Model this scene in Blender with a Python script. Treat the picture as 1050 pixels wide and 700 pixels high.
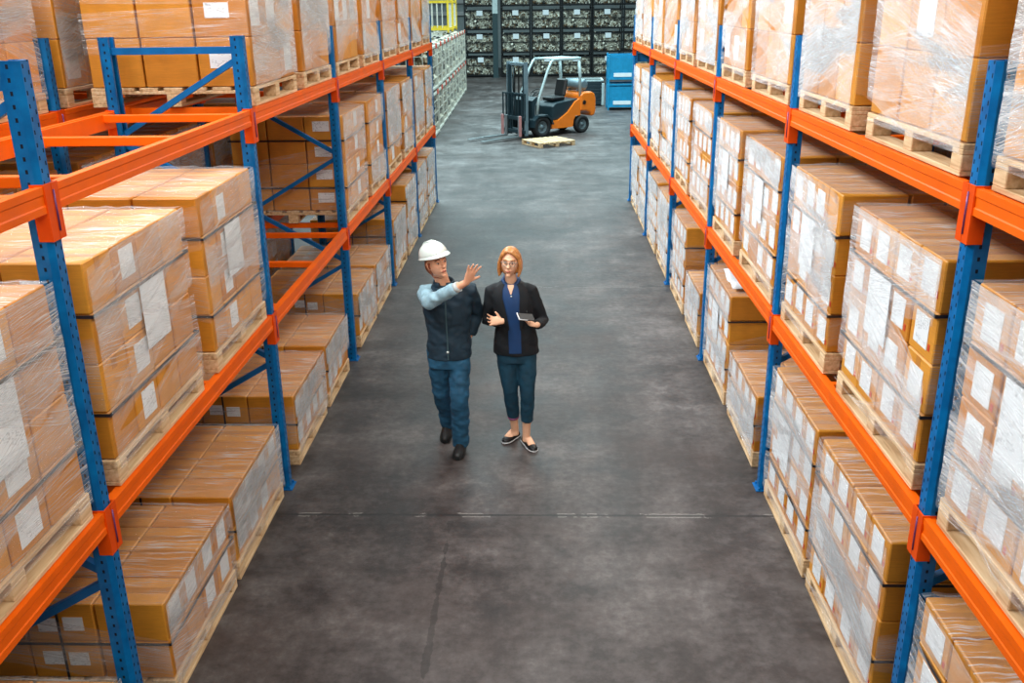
import bpy, math, random
from mathutils import Vector, Matrix, Euler, noise
from math import pi, sin, cos, radians

for o in list(bpy.data.objects):
    bpy.data.objects.remove(o)
S = bpy.context.scene
COL = S.collection
V = Vector

# ------------------------------------------------------------------ camera
CAM_H, FPX = 3.5844, 948.8
PITCH, YAW, ROLL = 0.350494, 0.033281, -0.013668
cam_d = bpy.data.cameras.new('camera')
cam_d.sensor_width = 36.0
cam_d.sensor_fit = 'HORIZONTAL'
cam_d.lens = FPX / 1050.0 * 36.0
cam_d.clip_end = 300
cam = bpy.data.objects.new('camera', cam_d)
COL.objects.link(cam)
r0 = V((cos(YAW), sin(YAW), 0)); fh = V((-sin(YAW), cos(YAW), 0)); zz = V((0, 0, 1))
fw = cos(PITCH) * fh - sin(PITCH) * zz
u0 = sin(PITCH) * fh + cos(PITCH) * zz
rr = cos(ROLL) * r0 + sin(ROLL) * u0
uu = -sin(ROLL) * r0 + cos(ROLL) * u0
cam.matrix_world = Matrix(((rr.x, uu.x, -fw.x, 0), (rr.y, uu.y, -fw.y, 0), (rr.z, uu.z, -fw.z, CAM_H), (0, 0, 0, 1)))
S.camera = cam

# ------------------------------------------------------------------ view, world, lights
vs = S.view_settings
vs.view_transform = 'Standard'
vs.look = 'None'
vs.gamma = 1.0
vs.exposure = -0.08
vs.use_curve_mapping = False
WORLD_STRENGTH = 0.15
w = bpy.data.worlds.new('world')
S.world = w
w.use_nodes = True
bg = w.node_tree.nodes['Background']
bg.inputs['Color'].default_value = (0.88, 0.95, 1.0, 1)
bg.inputs['Strength'].default_value = WORLD_STRENGTH


def area_light(name, loc, target, sx, sy, power, color, spread=180):
    d = bpy.data.lights.new(name, 'AREA')
    d.shape = 'RECTANGLE'
    d.size, d.size_y, d.energy, d.color = sx, sy, power, color
    d.spread = radians(spread)
    o = bpy.data.objects.new(name, d)
    COL.objects.link(o)
    o.location = loc
    o.rotation_euler = (V(target) - V(loc)).to_track_quat('-Z', 'Y').to_euler()
    return o


area_light('skylight_over_left_racks', (-5.5, 7.0, 8.5), (1.2, 9.0, 1.2), 18.0, 3.0, 230, (1.0, 0.96, 0.90))
area_light('side_fill_toward_right_rack', (-3.2, 12.0, 6.3), (1.75, 12.0, 1.9), 20.0, 1.0, 1180, (0.95, 0.99, 1.0), 150)  # added unseen side fill above the left rack, brightens right-hand load faces
area_light('side_fill_toward_left_rack', (1.4, 8.0, 6.2), (-1.9, 8.0, 1.9), 18.0, 1.0, 330, (1.0, 0.93, 0.82), 150)  # added weak warm fill, turned to the left-hand load faces
area_light('skylight_over_hall', (0.0, 32.0, 10.0), (0.0, 32.0, 0), 16.0, 26.0, 6800, (0.66, 0.95, 1.0), 150)
area_light('front_fill_behind_camera', (0.6, -4.0, 7.0), (0.0, 5.0, 1.0), 5.0, 3.0, 440, (1.0, 0.93, 0.84))  # added front fill out of view, lifts the ends facing the camera


# ------------------------------------------------------------------ materials
def lin(r, g, b):
    f = lambda c: (c / 255 / 12.92) if c / 255 <= 0.04045 else ((c / 255 + 0.055) / 1.055) ** 2.4
    return (f(r), f(g), f(b), 1.0)


class NT:
    def __init__(self, name):
        self.m = bpy.data.materials.new(name)
        self.m.use_nodes = True
        self.t = self.m.node_tree
        self.b = self.t.nodes['Principled BSDF']
        self.out = self.t.nodes['Material Output']

    def n(self, kind, **kw):
        x = self.t.nodes.new(kind)
        for k, v in kw.items():
            if k.startswith('i_'):
                x.inputs[k[2:].replace('_', ' ')].default_value = v
            else:
                setattr(x, k, v)
        return x

    def l(self, a, b):
        self.t.links.new(a, b)

    def math(self, op, a, b=None):
        x = self.n('ShaderNodeMath', operation=op)
        for i, q in enumerate((a, b)):
            if q is None:
                continue
            if isinstance(q, (int, float)):
                x.inputs[i].default_value = q
            else:
                self.l(q, x.inputs[i])
        return x.outputs[0]

    def noise(self, vec, scale, detail=3.0, rough=0.55):
        x = self.n('ShaderNodeTexNoise')
        x.inputs['Scale'].default_value = scale
        x.inputs['Detail'].default_value = detail
        x.inputs['Roughness'].default_value = rough
        if vec is not None:
            self.l(vec, x.inputs['Vector'])
        return x.outputs['Fac']

    def ramp(self, fac, stops):
        x = self.n('ShaderNodeValToRGB')
        e = x.color_ramp.elements
        while len(e) < len(stops):
            e.new(0.5)
        for i, (p, c) in enumerate(stops):
            e[i].position = p
            e[i].color = c if isinstance(c, tuple) else (c, c, c, 1)
        self.l(fac, x.inputs[0])
        return x.outputs[0]

    def mix(self, fac, a, b):
        x = self.n('ShaderNodeMix', data_type='RGBA')
        if isinstance(fac, (int, float)):
            x.inputs['Factor'].default_value = fac
        else:
            self.l(fac, x.inputs['Factor'])
        for q, s in ((a, x.inputs[6]), (b, x.inputs[7])):
            if isinstance(q, tuple):
                s.default_value = q
            else:
                self.l(q, s)
        return x.outputs[2]

    def bump(self, h, strength=0.3, dist=0.01):
        x = self.n('ShaderNodeBump')
        x.inputs['Strength'].default_value = strength
        x.inputs['Distance'].default_value = dist
        self.l(h, x.inputs['Height'])
        self.l(x.outputs[0], self.b.inputs['Normal'])


def plain(name, rgb, rough=0.5, metal=0.0, var=0.12, scale=8.0, coat=0.0, spec=0.5):
    """A painted or moulded surface with slight mottling."""
    k = NT(name)
    tc = k.n('ShaderNodeTexCoord').outputs['Object']
    f = k.noise(tc, scale, 4)
    c = lin(*rgb)
    lo = tuple(x * (1 - var) for x in c[:3]) + (1,)
    hi = tuple(min(1, x * (1 + var)) for x in c[:3]) + (1,)
    k.l(k.ramp(f, [(0.3, lo), (0.7, hi)]), k.b.inputs['Base Color'])
    k.l(k.ramp(f, [(0.3, max(0, rough - 0.06)), (0.7, min(1, rough + 0.06))]), k.b.inputs['Roughness'])
    k.b.inputs['Metallic'].default_value = metal
    k.b.inputs['Coat Weight'].default_value = coat
    k.b.inputs['Specular IOR Level'].default_value = spec
    return k.m


def mat_cardboard(name, lo, hi):
    k = NT(name)
    tc = k.n('ShaderNodeTexCoord').outputs['Object']
    inf = k.n('ShaderNodeObjectInfo').outputs['Random']
    base = k.mix(inf, lin(*lo), lin(*hi))
    mp = k.n('ShaderNodeMapping')
    mp.inputs['Scale'].default_value = (3, 3, 40)
    k.l(tc, mp.inputs['Vector'])
    f = k.noise(mp.outputs[0], 4, 4)
    f2 = k.noise(tc, 7, 5)
    fac = k.math('ADD', k.math('MULTIPLY', f, 0.5), k.math('MULTIPLY', f2, 0.5))
    g = k.ramp(fac, [(0.3, (0.80, 0.78, 0.74, 1)), (0.7, (1.12, 1.12, 1.12, 1))])
    mm = k.n('ShaderNodeMix', data_type='RGBA', blend_type='MULTIPLY')
    mm.inputs['Factor'].default_value = 1
    k.l(base, mm.inputs[6]); k.l(g, mm.inputs[7])
    k.l(mm.outputs[2], k.b.inputs['Base Color'])
    k.b.inputs['Roughness'].default_value = 0.55
    k.b.inputs['Coat Weight'].default_value = 0.18
    k.b.inputs['Coat Roughness'].default_value = 0.3
    return k.m


def mat_label():
    """White paper label with faint grey print."""
    k = NT('label_paper')
    tc = k.n('ShaderNodeTexCoord').outputs['Object']
    inf = k.n('ShaderNodeObjectInfo').outputs['Random']
    mp = k.n('ShaderNodeMapping')
    mp.inputs['Scale'].default_value = (1, 40, 110)
    cmb = k.n('ShaderNodeCombineXYZ')
    k.l(k.math('MULTIPLY', inf, 90.0), cmb.inputs[0])
    k.l(cmb.outputs[0], mp.inputs['Location'])
    k.l(tc, mp.inputs['Vector'])
    f = k.noise(mp.outputs[0], 1.4, 2)
    f2 = k.noise(mp.outputs[0], 0.25, 1)
    ink = k.math('MULTIPLY', k.math('GREATER_THAN', f, 0.56), k.math('GREATER_THAN', f2, 0.52))
    c = k.mix(k.math('MULTIPLY', ink, 0.42), lin(232, 238, 242), lin(96, 104, 116))
    k.l(c, k.b.inputs['Base Color'])
    k.b.inputs['Roughness'].default_value = 0.45
    k.b.inputs['Coat Weight'].default_value = 0.3
    k.b.inputs['Coat Roughness'].default_value = 0.2
    return k.m


def mat_wood():
    k = NT('pallet_wood')
    tc = k.n('ShaderNodeTexCoord').outputs['Object']
    mp = k.n('ShaderNodeMapping')
    mp.inputs['Scale'].default_value = (40, 3, 40)
    k.l(tc, mp.inputs['Vector'])
    f = k.noise(mp.outputs[0], 1.0, 5)
    k.l(k.ramp(f, [(0.25, lin(164, 126, 84)), (0.5, lin(208, 176, 134)), (0.75, lin(228, 204, 168))]), k.b.inputs['Base Color'])
    k.b.inputs['Roughness'].default_value = 0.7
    return k.m


def mat_film():
    """Clear stretch film: mostly see-through, glossy, with milky streaks that hold painted white glare."""
    k = NT('stretch_film')
    tc = k.n('ShaderNodeTexCoord').outputs['UV']
    mp = k.n('ShaderNodeMapping')
    mp.inputs['Scale'].default_value = (1.3, 42, 1)
    k.l(tc, mp.inputs['Vector'])
    f = k.noise(mp.outputs[0], 2.0, 5, 0.6)
    f2 = k.noise(tc, 2.2, 2)
    milky = k.math('MULTIPLY', k.ramp(f, [(0.53, 0.0), (0.585, 1.0)]), k.ramp(f2, [(0.36, 0.12), (0.58, 1.0)]))  # white glare and haze put into the film's streaks
    tr = k.n('ShaderNodeBsdfTransparent')
    gl = k.n('ShaderNodeBsdfGlossy')
    gl.inputs['Roughness'].default_value = 0.13
    gl.inputs['Color'].default_value = (1, 1, 1, 1)
    bp = k.n('ShaderNodeBump')
    bp.inputs['Strength'].default_value = 0.7
    bp.inputs['Distance'].default_value = 0.01
    k.l(f, bp.inputs['Height'])
    k.l(bp.outputs[0], gl.inputs['Normal'])
    df = k.n('ShaderNodeBsdfDiffuse')
    df.inputs['Color'].default_value = lin(244, 246, 248)
    m1 = k.n('ShaderNodeMixShader')
    m1.inputs[0].default_value = 0.8
    k.l(gl.outputs[0], m1.inputs[1]); k.l(df.outputs[0], m1.inputs[2])
    lw = k.n('ShaderNodeLayerWeight')
    lw.inputs['Blend'].default_value = 0.35
    facing = lw.outputs['Facing']
    m2 = k.n('ShaderNodeMixShader')
    k.l(k.math('ADD', k.math('ADD', 0.03, k.math('MULTIPLY', facing, 0.17)), k.math('MULTIPLY', milky, 0.55)), m2.inputs[0])
    k.l(tr.outputs[0], m2.inputs[1]); k.l(m1.outputs[0], m2.inputs[2])
    k.l(m2.outputs[0], k.out.inputs['Surface'])
    return k.m


def mat_upright():
    """Blue rack paint with the punched slot pattern of a pallet-rack upright."""
    k = NT('upright_blue_paint')
    tc = k.n('ShaderNodeTexCoord').outputs['Object']
    sp = k.n('ShaderNodeSeparateXYZ')
    k.l(tc, sp.inputs[0])
    x, y, z = sp.outputs
    ay = k.math('ABSOLUTE', y)
    stag = k.math('MULTIPLY', k.math('GREATER_THAN', y, 0.0), 0.025)
    zc = k.math('MODULO', k.math('ADD', z, stag), 0.05)
    inz = k.math('LESS_THAN', k.math('ABSOLUTE', k.math('SUBTRACT', zc, 0.025)), 0.0085)
    fr = k.math('LESS_THAN', k.math('ABSOLUTE', k.math('SUBTRACT', ay, 0.019)), 0.0048)
    front = k.math('MULTIPLY', fr, k.math('GREATER_THAN', x, -0.006))
    sd = k.math('LESS_THAN', k.math('ABSOLUTE', k.math('ADD', x, 0.046)), 0.0055)
    side = k.math('MULTIPLY', sd, k.math('GREATER_THAN', ay, 0.045))
    hole = k.math('MULTIPLY', inz, k.math('MAXIMUM', front, side))
    f = k.noise(tc, 9, 4)
    paint = k.ramp(f, [(0.3, lin(0, 78, 136)), (0.7, lin(0, 112, 178))])
    k.l(k.mix(hole, paint, (0.004, 0.008, 0.02, 1)), k.b.inputs['Base Color'])
    k.l(k.math('ADD', 0.36, k.math('MULTIPLY', hole, 0.5)), k.b.inputs['Roughness'])
    k.b.inputs['Specular IOR Level'].default_value = 0.25
    k.bump(k.math('SUBTRACT', 1.0, hole), 0.6, 0.004)
    return k.m


def mat_floor():
    k = NT('concrete_floor')
    tc = k.n('ShaderNodeTexCoord').outputs['Object']
    sp = k.n('ShaderNodeSeparateXYZ')
    k.l(tc, sp.inputs[0])
    x, y, z = sp.outputs
    big = k.noise(tc, 0.55, 5, 0.6)
    mid = k.noise(tc, 2.4, 7, 0.66)
    fine = k.noise(tc, 14, 6, 0.7)
    mp = k.n('ShaderNodeMapping')
    mp.inputs['Scale'].default_value = (2.2, 0.28, 1)
    k.l(tc, mp.inputs['Vector'])
    tracks = k.noise(mp.outputs[0], 1.5, 5, 0.6)
    mp2 = k.n('ShaderNodeMapping')
    mp2.inputs['Scale'].default_value = (0.25, 2.2, 1)
    k.l(tc, mp2.inputs['Vector'])
    sweep = k.noise(mp2.outputs[0], 1.3, 5, 0.6)
    t = k.math('ADD', k.math('MULTIPLY', big, 0.34), k.math('MULTIPLY', mid, 0.3))
    t = k.math('ADD', t, k.math('ADD', k.math('MULTIPLY', fine, 0.17), k.math('MULTIPLY', tracks, 0.10)))
    t = k.math('ADD', t, k.math('MULTIPLY', sweep, 0.09))
    c = k.ramp(t, [(0.40, lin(30, 25, 24)), (0.465, lin(54, 47, 46)), (0.525, lin(79, 73, 72)), (0.615, lin(116, 111, 110))])
    # brownish tyre dirt in patches
    brown = k.ramp(k.noise(tc, 0.8, 4), [(0.5, 0.0), (0.72, 0.5)])
    c = k.mix(brown, c, lin(62, 46, 41))
    # saw-cut joints across the aisle every 5.9 m and one along it
    my = k.math('ABSOLUTE', k.math('SUBTRACT', k.math('MODULO', k.math('ADD', y, 55.92), 5.9), 2.95))
    wob = k.math('MULTIPLY', k.math('SUBTRACT', fine, 0.5), 0.02)
    jy = k.math('LESS_THAN', k.math('ADD', my, wob), 0.014)
    edge = k.math('MULTIPLY', k.math('LESS_THAN', k.math('ADD', my, k.math('MULTIPLY', wob, 3.5)), 0.028), k.math('GREATER_THAN', mid, 0.5))
    mx = k.math('ABSOLUTE', k.math('ADD', x, 0.67))
    jx = k.math('LESS_THAN', k.math('ADD', mx, k.math('MULTIPLY', k.math('SUBTRACT', mid, 0.5), 0.16)), 0.022)
    c = k.mix(k.math('MULTIPLY', edge, 0.55), c, lin(140, 136, 132))
    c = k.mix(k.math('MULTIPLY', jy, 0.85), c, lin(34, 30, 30))
    jx = k.math('MULTIPLY', jx, k.math('LESS_THAN', y, 5.95))
    c = k.mix(k.math('MULTIPLY', jx, 0.5), c, lin(34, 31, 31))
    k.l(c, k.b.inputs['Base Color'])
    k.l(k.ramp(mid, [(0.3, 0.42), (0.7, 0.62)]), k.b.inputs['Roughness'])
    k.b.inputs['Specular IOR Level'].default_value = 0.45
    k.bump(k.math('SUBTRACT', fine, k.math('MULTIPLY', jy, 1.0)), 0.25, 0.01)
    return k.m


M = {}
M['card'] = mat_cardboard('cardboard', (192, 120, 24), (218, 150, 46))
M['tape'] = plain('brown_packing_tape', (188, 124, 44), 0.35, var=0.1, coat=0.2)
M['label'] = mat_label()
M['redmark'] = plain('red_print', (196, 62, 30), 0.6)
M['wood'] = mat_wood()
M['film'] = mat_film()
M['strap'] = plain('dark_strap', (40, 38, 42), 0.35)
M['upright'] = mat_upright()
M['blue'] = plain('brace_blue_paint', (0, 94, 158), 0.45, var=0.15, spec=0.25)
M['orange'] = plain('beam_orange_paint', (232, 96, 0), 0.5, var=0.1, scale=5, spec=0.2)
M['orange_dark'] = plain('connector_orange_paint', (218, 74, 0), 0.5, var=0.1, spec=0.2)
M['pin'] = plain('lock_pin_seam_shade', (110, 60, 110), 0.4, 0.3)  # lock pin, its purple stands for shadow and reflection along the seam
M['steel'] = plain('galvanised_steel', (168, 174, 178), 0.35, 0.8)
M['floor'] = mat_floor()


# ------------------------------------------------------------------ mesh helpers
class MB:
    """Collects vertices and faces; one mesh object comes out."""
    def __init__(self):
        self.v, self.f, self.mi, self.uv, self.sm = [], [], [], {}, []

    def face(self, idx, m=0, smooth=False):
        self.f.append(tuple(idx)); self.mi.append(m); self.sm.append(smooth)

    def box(self, c, s, m=0, rot=None):
        c, h = V(c), V(s) / 2
        b = len(self.v)
        R = rot if rot is not None else Matrix.Identity(3)
        for dz in (-1, 1):
            for dx, dy in ((-1, -1), (1, -1), (1, 1), (-1, 1)):
                self.v.append(c + R @ V((dx * h.x, dy * h.y, dz * h.z)))
        for q in ((3, 2, 1, 0), (4, 5, 6, 7), (0, 1, 5, 4), (1, 2, 6, 5), (2, 3, 7, 6), (3, 0, 4, 7)):
            self.face([b + i for i in q], m)
        return self

    def bevel_box(self, c, s, r, m=0, rot=None):
        """A box with chamfered edges (24 vertices)."""
        c, h = V(c), V(s) / 2
        R = rot if rot is not None else Matrix.Identity(3)
        b = len(self.v)
        ids = {}
        for sx in (-1, 1):
            for sy in (-1, 1):
                for sz in (-1, 1):
                    for ax in range(3):
                        p = [sx * (h.x - r), sy * (h.y - r), sz * (h.z - r)]
                        p[ax] = (sx, sy, sz)[ax] * h[ax]
                        ids[(sx, sy, sz, ax)] = len(self.v)
                        self.v.append(c + R @ V(p))
        def quad(lst):
            P = [self.v[i] for i in lst]
            n = (P[1] - P[0]).cross(P[2] - P[0])
            mid = sum(P, V((0, 0, 0))) / len(P) - c
            self.face(lst if n.dot(mid) > 0 else lst[::-1], m)
        for ax in range(3):
            o1, o2 = [a for a in range(3) if a != ax]
            for s_ in (-1, 1):
                q = []
                for a, bb in ((-1, -1), (1, -1), (1, 1), (-1, 1)):
                    t = [0, 0, 0]; t[ax] = s_; t[o1] = a; t[o2] = bb
                    q.append(ids[(t[0], t[1], t[2], ax)])
                quad(q)
            for a in (-1, 1):
                for bb in (-1, 1):
                    q = []
                    for s_, f_ in ((-1, o1), (-1, o2), (1, o2), (1, o1)):
                        t = [0, 0, 0]; t[ax] = s_; t[o1] = a; t[o2] = bb
                        q.append(ids[(t[0], t[1], t[2], f_)])
                    quad(q)
        for sx in (-1, 1):
            for sy in (-1, 1):
                for sz in (-1, 1):
                    quad([ids[(sx, sy, sz, ax)] for ax in range(3)])
        return self

    def ring_loft(self, rings, m=0, caps=True, smooth=True, closed=True):
        b = len(self.v)
        n = len(rings[0])
        for r in rings:
            self.v += [V(p) for p in r]
        for i in range(len(rings) - 1):
            for j in range(n if closed else n - 1):
                a, c = b + i * n + j, b + i * n + (j + 1) % n
                self.face((a, c, c + n, a + n), m, smooth)
        if caps:
            self.face([b + j for j in range(n)][::-1], m)
            self.face([b + (len(rings) - 1) * n + j for j in range(n)], m)
        return self

    def tube(self, pts, rad, n=10, m=0, side=None, caps=True, smooth=True):
        """Swept ellipse; rad is a scalar, or one (rx along side, ry) per point."""
        pts = [V(p) for p in pts]
        if not isinstance(rad, (list, tuple)):
            rad = [rad] * len(pts)
        rings, s0 = [], (V(side) if side is not None else None)
        for i, p in enumerate(pts):
            d = (pts[min(i + 1, len(pts) - 1)] - pts[max(i - 1, 0)]).normalized()
            if s0 is None:
                s0 = d.cross(V((0, 0, 1))) if abs(d.z) < 0.9 else d.cross(V((0, 1, 0)))
            a = (s0 - d * s0.dot(d)).normalized()
            s0 = a
            bb = d.cross(a)
            rx, ry = rad[i] if isinstance(rad[i], (list, tuple)) else (rad[i], rad[i])
            rings.append([p + a * (cos(2 * pi * j / n) * rx) + bb * (sin(2 * pi * j / n) * ry) for j in range(n)])
        return self.ring_loft(rings, m, caps, smooth)

    def prism(self, poly, axis, lo, hi, m=0):
        """poly: 2-D outline; axis: 'x','y' or 'z' extrusion from lo to hi."""
        def P(a, b, t):
            return {'x': (t, a, b), 'y': (a, t, b), 'z': (a, b, t)}[axis]
        b = len(self.v)
        n = len(poly)
        self.v += [V(P(a, c, lo)) for a, c in poly] + [V(P(a, c, hi)) for a, c in poly]
        self.face([b + i for i in range(n)][::-1], m)
        self.face([b + n + i for i in range(n)], m)
        for i in range(n):
            j = (i + 1) % n
            self.face((b + i, b + j, b + n + j, b + n + i), m)
        return self

    def ball(self, c, r, nu=14, nv=9, m=0, fn=None):
        c = V(c)
        r = V(r) if isinstance(r, (tuple, list, Vector)) else V((r, r, r))
        b = len(self.v)
        P = lambda a, t: V((r.x * cos(a) * sin(t), r.y * sin(a) * sin(t), r.z * cos(t)))
        pts = [P(0, 0)] + [P(2 * pi * j / nu, pi * i / nv) for i in range(1, nv) for j in range(nu)] + [P(0, pi)]
        if fn:
            pts = [fn(p) for p in pts]
        self.v += [c + p for p in pts]
        for j in range(nu):
            self.face((b, b + 1 + j, b + 1 + (j + 1) % nu), m, True)
        for i in range(nv - 2):
            for j in range(nu):
                a, d = b + 1 + i * nu + j, b + 1 + i * nu + (j + 1) % nu
                self.face((a, a + nu, d + nu, d), m, True)
        e = b + len(pts) - 1
        for j in range(nu):
            a = b + 1 + (nv - 2) * nu
            self.face((e, a + (j + 1) % nu, a + j), m, True)
        return self

    def disc_wheel(self, c, axis, r, width, n=24, m=0):
        """A lathe profile for a tyre or rim: list r = [(offset along axis, radius), ...]."""
        c, axis = V(c), V(axis).normalized()
        a = axis.orthogonal().normalized()
        bb = axis.cross(a)
        rings = [[c + axis * t * width + (a * cos(2 * pi * j / n) + bb * sin(2 * pi * j / n)) * q for j in range(n)] for t, q in r]
        return self.ring_loft(rings, m, True, True)

    def grid(self, pts, nu, nv, m=0, smooth=True):
        """pts[i][j], i<nu, j<nv, with UVs 0..1."""
        b = len(self.v)
        for i in range(nu):
            for j in range(nv):
                self.v.append(V(pts[i][j]))
        for i in range(nu - 1):
            for j in range(nv - 1):
                q = (b + i * nv + j, b + (i + 1) * nv + j, b + (i + 1) * nv + j + 1, b + i * nv + j + 1)
                self.uv[len(self.f)] = [(i / (nu - 1), j / (nv - 1)), ((i + 1) / (nu - 1), j / (nv - 1)), ((i + 1) / (nu - 1), (j + 1) / (nv - 1)), (i / (nu - 1), (j + 1) / (nv - 1))]
                self.face(q, m, smooth)
        return self

    def mesh(self, name, mats):
        me = bpy.data.meshes.new(name)
        me.from_pydata([tuple(p) for p in self.v], [], self.f)
        for mm in mats:
            me.materials.append(mm)
        me.polygons.foreach_set('material_index', self.mi)
        me.polygons.foreach_set('use_smooth', self.sm)
        if self.uv:
            ul = me.uv_layers.new(name='UVMap')
            for fi, uvs in self.uv.items():
                for li, uvp in zip(me.polygons[fi].loop_indices, uvs):
                    ul.data[li].uv = uvp
        me.update()
        return me


def link(name, mesh, parent=None, loc=(0, 0, 0), rot=(0, 0, 0)):
    o = bpy.data.objects.new(name, mesh)
    COL.objects.link(o)
    o.parent = parent
    o.location = loc
    o.rotation_euler = rot
    return o


def obj(name, mb, mats, parent=None, loc=(0, 0, 0), rot=(0, 0, 0)):
    return link(name, mb.mesh(name, mats if isinstance(mats, (list, tuple)) else [mats]), parent, loc, rot)


def tag(o, label, cat, group=None, kind=None):
    o['label'] = label
    o['category'] = cat
    if group:
        o['group'] = group
    if kind:
        o['kind'] = kind
    return o


def thing(name, label, cat, loc=(0, 0, 0), rotz=0.0, group=None):
    return tag(link(name, None, None, loc, (0, 0, rotz)), label, cat, group)


def structure(name, mb, mat, label, cat):
    o = obj(name, mb, mat)
    o['kind'] = 'structure'
    o['label'] = label
    o['category'] = cat
    return o


# ------------------------------------------------------------------ the setting
structure('floor', MB().box((0, 27, -0.1), (40, 72, 0.2)), M['floor'], 'dark grey worn concrete warehouse floor with saw-cut joints', 'floor')
wall_m = plain('pale_wall_panel', (176, 190, 192), 0.6)
structure('wall_back', MB().box((0, 57.1, 4.5), (40, 0.2, 9.0)), wall_m, 'pale wall panels at the far end of the hall', 'wall')

rail_m = plain('white_rail_paint', (222, 230, 230), 0.5)
structure('trim_1', MB().box((-8.5, 56.9, 3.75), (9.4, 0.16, 0.30)), rail_m, 'upper white rail along the pale back wall', 'rail')
structure('trim_2', MB().box((-8.5, 56.9, 3.05), (9.4, 0.16, 0.22)), rail_m, 'lower white rail along the pale back wall', 'rail')

# ------------------------------------------------------------------ pallet racks
BAY = 2.80
Y1 = 6.4597            # front upright of frame 1
YK = lambda k: Y1 + (k - 1) * BAY
FRAME_D = 0.98
POST = [(-0.08, -0.05), (-0.022, -0.05), (0.0, -0.031), (0.0, 0.031), (-0.022, 0.05), (-0.08, 0.05),
        (-0.08, 0.028), (-0.066, 0.028), (-0.066, 0.038), (-0.03, 0.038), (-0.016, 0.022), (-0.016, -0.022),
        (-0.03, -0.038), (-0.066, -0.038), (-0.066, -0.028), (-0.08, -0.028)]


def make_rack(label, xf, s, ks, levels, ztop, end_panels=()):
    """xf: front plane; s: -1 when the rack runs to -x from its front plane, +1 to +x."""
    root = thing('pallet_rack', label, 'rack', (xf, YK(ks[0]), 0))
    rz_f = 0 if s < 0 else pi          # local +x of the post mesh faces the aisle
    post = MB().prism(POST, 'z', 0, ztop).mesh('upright', [M['upright']])
    foot = MB().bevel_box((-0.04, 0, 0.005), (0.13, 0.14, 0.01), 0.002)
    for sy in (-0.055, 0.055):
        foot.tube([(0.0, sy, 0.008), (0.0, sy, 0.028)], 0.009, 6)
    foot = foot.mesh('foot_plate', [M['blue']])
    D = FRAME_D
    zs = [ztop - 0.1 - 0.55 * i for i in range(7)]
    bz = MB()
    hb = MB().box((s * D / 2, 0, ztop - 0.085), (D - 0.1, 0.045, 0.045))
    hb = hb.mesh('horizontal_brace', [M['blue']])
    dbr = []
    for i in range(len(zs) - 1):
        front = i % 2 == 0
        a = V((s * (0.05 if front else D - 0.05), 0, zs[i] - 0.04)); b = V((s * (D - 0.05 if front else 0.05), 0, zs[i + 1] + 0.0))
        if b.z < 0.15:
            continue
        d = b - a
        ang = math.atan2(d.z, d.x)
        R = Matrix.Rotation(-ang, 3, 'Y')
        dbr.append(MB().box((a + b) / 2, (d.length, 0.038, 0.038), 0, R).mesh('diagonal_brace', [M['blue']]))
    for k in ks:
        y = YK(k) - YK(ks[0])
        for back in (0, 1):
            x = s * back * D
            p = link('upright', post, root, (x, y, 0.006), (0, 0, rz_f + (pi if back else 0)))
            link('foot_plate', foot, p, (0, 0, -0.006))
        link('horizontal_brace', hb, root, (0, y, 0))
        link('horizontal_brace', hb, root, (0, y, 0.14 - (ztop - 0.085)))
        for d in dbr:
            link('diagonal_brace', d, root, (0, y, 0))
    # beams (step section with two grooves), connectors, support bars
    L = BAY - 0.104
    prof = [(-0.046, -0.106), (0.008, -0.106), (0.008, -0.078), (0.004, -0.072), (0.004, -0.036), (0.008, -0.030), (0.008, 0.0), (-0.02, 0.0), (-0.02, -0.004), (-0.046, -0.004)]
    beam = MB().prism(prof, 'y', -L / 2, L / 2).mesh('beam', [M['orange']])
    cn = MB()
    cn.box((0.010, -L / 2 - 0.024, -0.108), (0.008, 0.052, 0.232))
    cn.box((-0.020, -L / 2 - 0.002, -0.108), (0.056, 0.005, 0.232))
    cn.tube([(0.016, -L / 2 - 0.043, -0.02), (0.016, -L / 2 - 0.043, -0.19)], 0.0045, 6, 1)
    con_a = cn.mesh('beam_connector', [M['orange_dark'], M['pin']])
    cn = MB()
    cn.box((0.010, L / 2 + 0.024, -0.108), (0.008, 0.052, 0.232))
    cn.box((-0.020, L / 2 + 0.002, -0.108), (0.056, 0.005, 0.232))
    con_b = cn.mesh('beam_connector', [M['orange_dark']])
    bar = MB().bevel_box((0, 0, 0), (D - 0.08, 0.05, 0.05), 0.004).mesh('support_bar', [M['orange']])
    for k in ks[:-1]:
        for z in levels:
            yc = (YK(k) + YK(k + 1)) / 2 - YK(ks[0])
            for back in (0, 1):
                b = link('beam', beam, root, (s * back * D, yc, z), (0, 0, rz_f + (pi if back else 0)))
                link('beam_connector', con_a, b)
                link('beam_connector', con_b, b)
            for dy in (0.25, 1.5, 2.6):
                link('support_bar', bar, root, (s * D / 2, YK(k) + dy - YK(ks[0]), z - 0.031))
    for (k, z0, z1) in end_panels:
        obj('end_panel', MB().bevel_box((s * 0.49, YK(k) - YK(ks[0]), (z0 + z1) / 2), (0.86, 0.03, z1 - z0), 0.004), M['blue'], root)
    return root


ZL, ZR = (1.445, 2.922), (1.435, 2.890)
XL, XR = -1.985, 1.690
make_rack('long blue and orange pallet rack on the hard-hat side of the aisle', XL, -1, list(range(-1, 6)), ZL, 3.397, [(5, 0.79, 1.26)])
make_rack('second blue and orange rack standing behind the hard-hat side rack', XL - 1.34, -1, list(range(0, 4)), ZL, 3.397)
make_rack('long blue and orange pallet rack on the blazer side of the aisle', XR, 1, list(range(-1, 6)), ZR, 3.354, [(5, 1.0, 1.25), (5, 2.55, 2.70)])
make_rack('second blue and orange rack hidden behind the blazer side rack', XR + 1.34, 1, list(range(-1, 3)), ZR, 3.354)

# ------------------------------------------------------------------ pallet loads
_cache = {}


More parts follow.
